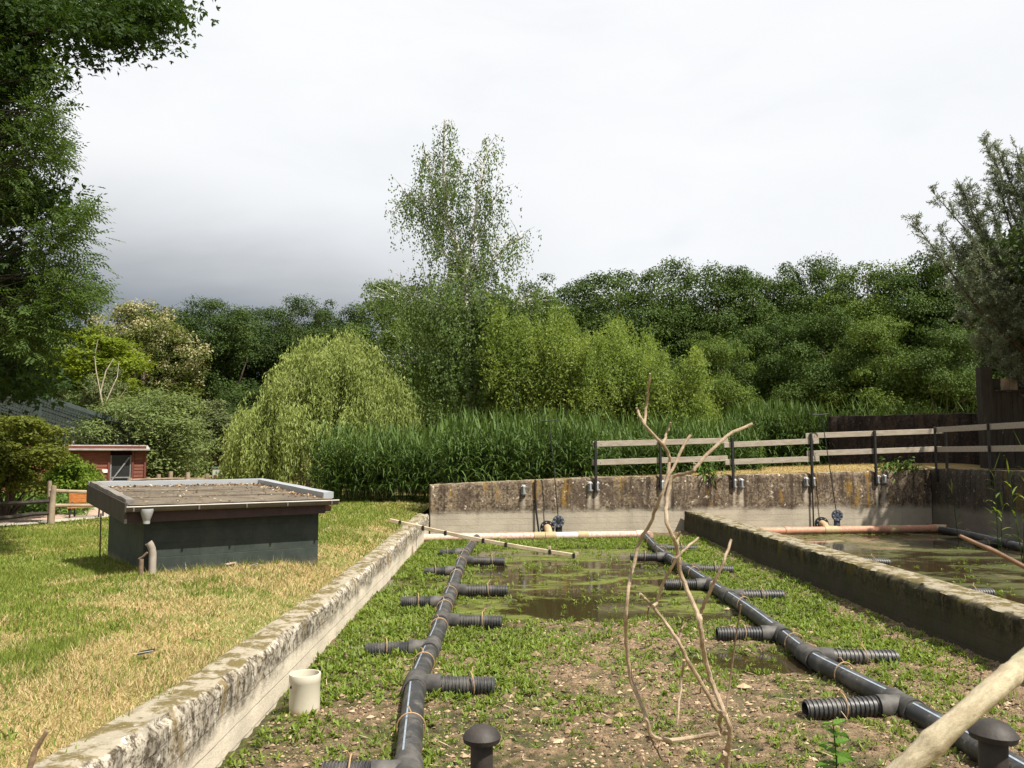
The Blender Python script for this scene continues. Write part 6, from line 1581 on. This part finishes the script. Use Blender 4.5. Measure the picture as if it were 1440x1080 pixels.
# ------------------------------------------------------------------ dead shrub and branches close to the viewer
def dead_shrub():
    Y = 2.45; b = gy(1022, 1085, Y); root = empty('dead_shrub', (b[0], b[1], .57), 'leafless dead shrub with crossing pale stems in front of the basin', 'shrub')
    px = Y / F
    br = [
        ([(1024, 1240), (1022, 1085), (1022, 1060), (1028, 1030), (1021, 1007), (1017, 998)], 5.5, .0, TWIG),
        ([(1026, 1032), (1016, 1030), (1012, 1015), (1016, 1000), (1020, 1004)], 4.2, -.02, TWIG),
        ([(1017, 1000), (1002, 963), (993, 933), (987, 900), (984, 875), (975, 847), (958, 812), (952, 767), (947, 757), (937, 735), (937, 699), (945, 670), (964, 666), (976, 662), (987, 646), (1023, 612), (1058, 596)], 4.2, .0, TWIG),
        ([(976, 662), (978, 655), (976, 651)], 2.6, .0, TWIG),
        ([(1012, 1031), (977, 1037), (940, 1043), (913, 1033), (910, 1010), (900, 985), (885, 952), (881, 903), (880, 870), (882, 833), (889, 802), (900, 760), (918, 730), (929, 697), (941, 667), (955, 640), (971, 612)], 4.0, .10, TWIG),
        ([(914, 1034), (922, 1052), (932, 1070)], 2.2, .10, TWIG_DARK),
        ([(938, 676), (942, 649), (938, 632), (931, 624), (906, 597), (900, 585), (895, 574)], 3.2, .08, TWIG),
        ([(906, 597), (908, 575), (911, 555), (914, 525)], 2.6, .08, TWIG), ([(932, 625), (938, 608), (943, 594)], 2.6, .08, TWIG),
        ([(1019, 1004), (1010, 1001), (985, 960), (963, 923), (955, 902), (945, 888), (918, 853), (910, 845), (900, 835)], 3.6, -.06, TWIG),
        ([(918, 853), (923, 848), (932, 820), (950, 787), (958, 777), (982, 756)], 2.8, -.06, TWIG),
        ([(912, 853), (911, 868), (911, 880)], 1.4, -.06, TWIG_DARK), ([(955, 902), (957, 885), (960, 868)], 1.8, -.06, TWIG_DARK), ([(958, 885), (966, 874), (973, 868)], 1.6, -.06, TWIG_DARK),
        ([(984, 875), (985, 863), (988, 852), (1003, 822), (1018, 788), (1028, 759)], 3.4, .03, TWIG),
        ([(1020, 1002), (1027, 958), (1034, 900), (1042, 850)], 1.9, .12, TWIG_DARK),
        ([(962, 928), (959, 950), (957, 975), (952, 1020)], 2.2, -.15, TWIG), ([(957, 972), (972, 977), (984, 975), (986, 965)], 1.6, -.1, TWIG_DARK),
        ([(1020, 1060), (1012, 1072), (1000, 1092)], 3.6, -.03, TWIG), ([(952, 767), (954, 755), (956, 748)], 2.0, .0, TWIG)]
    for pts, w, dy, mt in br:
        P = np.array([gy(a, c, Y + dy + .04 * math.sin(i * 1.3)) for i, (a, c) in enumerate(pts)])
        # resample smoothly with slight crookedness and nodes
        m = len(P); tt = np.linspace(0, m - 1, (m - 1) * 4 + 1); Q = np.stack([np.interp(tt, np.arange(m), P[:, k]) for k in range(3)], 1)
        Q[1:-1] = (Q[:-2] + Q[1:-1] * 2 + Q[2:]) / 4; Q[1:-1] += rng.normal(size=(len(Q) - 2, 3)) * .0012
        rad = np.linspace(w, w * .62, len(Q)) * .8 * px * (1 + .12 * rng.random(len(Q)))
        mb = MB(); mb.tube(Q, rad, 8); mb.build('branch', mt, root, True)
dead_shrub()
def loose_branch(pts, rad, Y, label, mt, name='branch'):
    P = np.array([gy(a, b, Y + dy) for a, b, dy in pts]); m = len(P); tt = np.linspace(0, m - 1, (m - 1) * 12 + 1); Q = np.stack([np.interp(tt, np.arange(m), P[:, k]) for k in range(3)], 1); Q[1:-1] = (Q[:-2] + Q[1:-1] * 2 + Q[2:]) / 4
    r = np.interp(tt, np.arange(m), rad) * (1 + .05 * np.sin(tt * 5.0) + .06 * rng.random(len(tt)) + .16 * np.exp(-((tt - 3.35) / .12) ** 2) + .12 * np.exp(-((tt - 1.6) / .1) ** 2))
    mb = MB(); mb.tube(Q, r, 14); tag(mb.build(name, mt, None, True), label, 'branch')
loose_branch([(1150, 1185, .04), (1273, 1080, .0), (1340, 1019, .0), (1409, 959, .02), (1440, 933, .04), (1620, 780, .12)], [.0185, .018, .0178, .0172, .0168, .015], 1.35, 'thick pale peeled branch crossing the lower right corner close up', PALESTICK)
loose_branch([(1349, 753, .0), (1375, 765, .0), (1402, 777, .0), (1440, 797, .02), (1560, 860, .05)], [.0035, .0045, .0055, .005, .006], 1.9, 'thin reddish-brown branch poking in from the right edge', m_plain('red_brown_twig', (.17, .10, .065), .7, .4, 30))
loose_branch([(34, 1150, .0), (40, 1085, .0), (50, 1055, .0), (66, 1028, .0)], [.006, .006, .005, .0035], 1.7, 'blurred short brown twig at the lower left corner', TWIG_DARK)
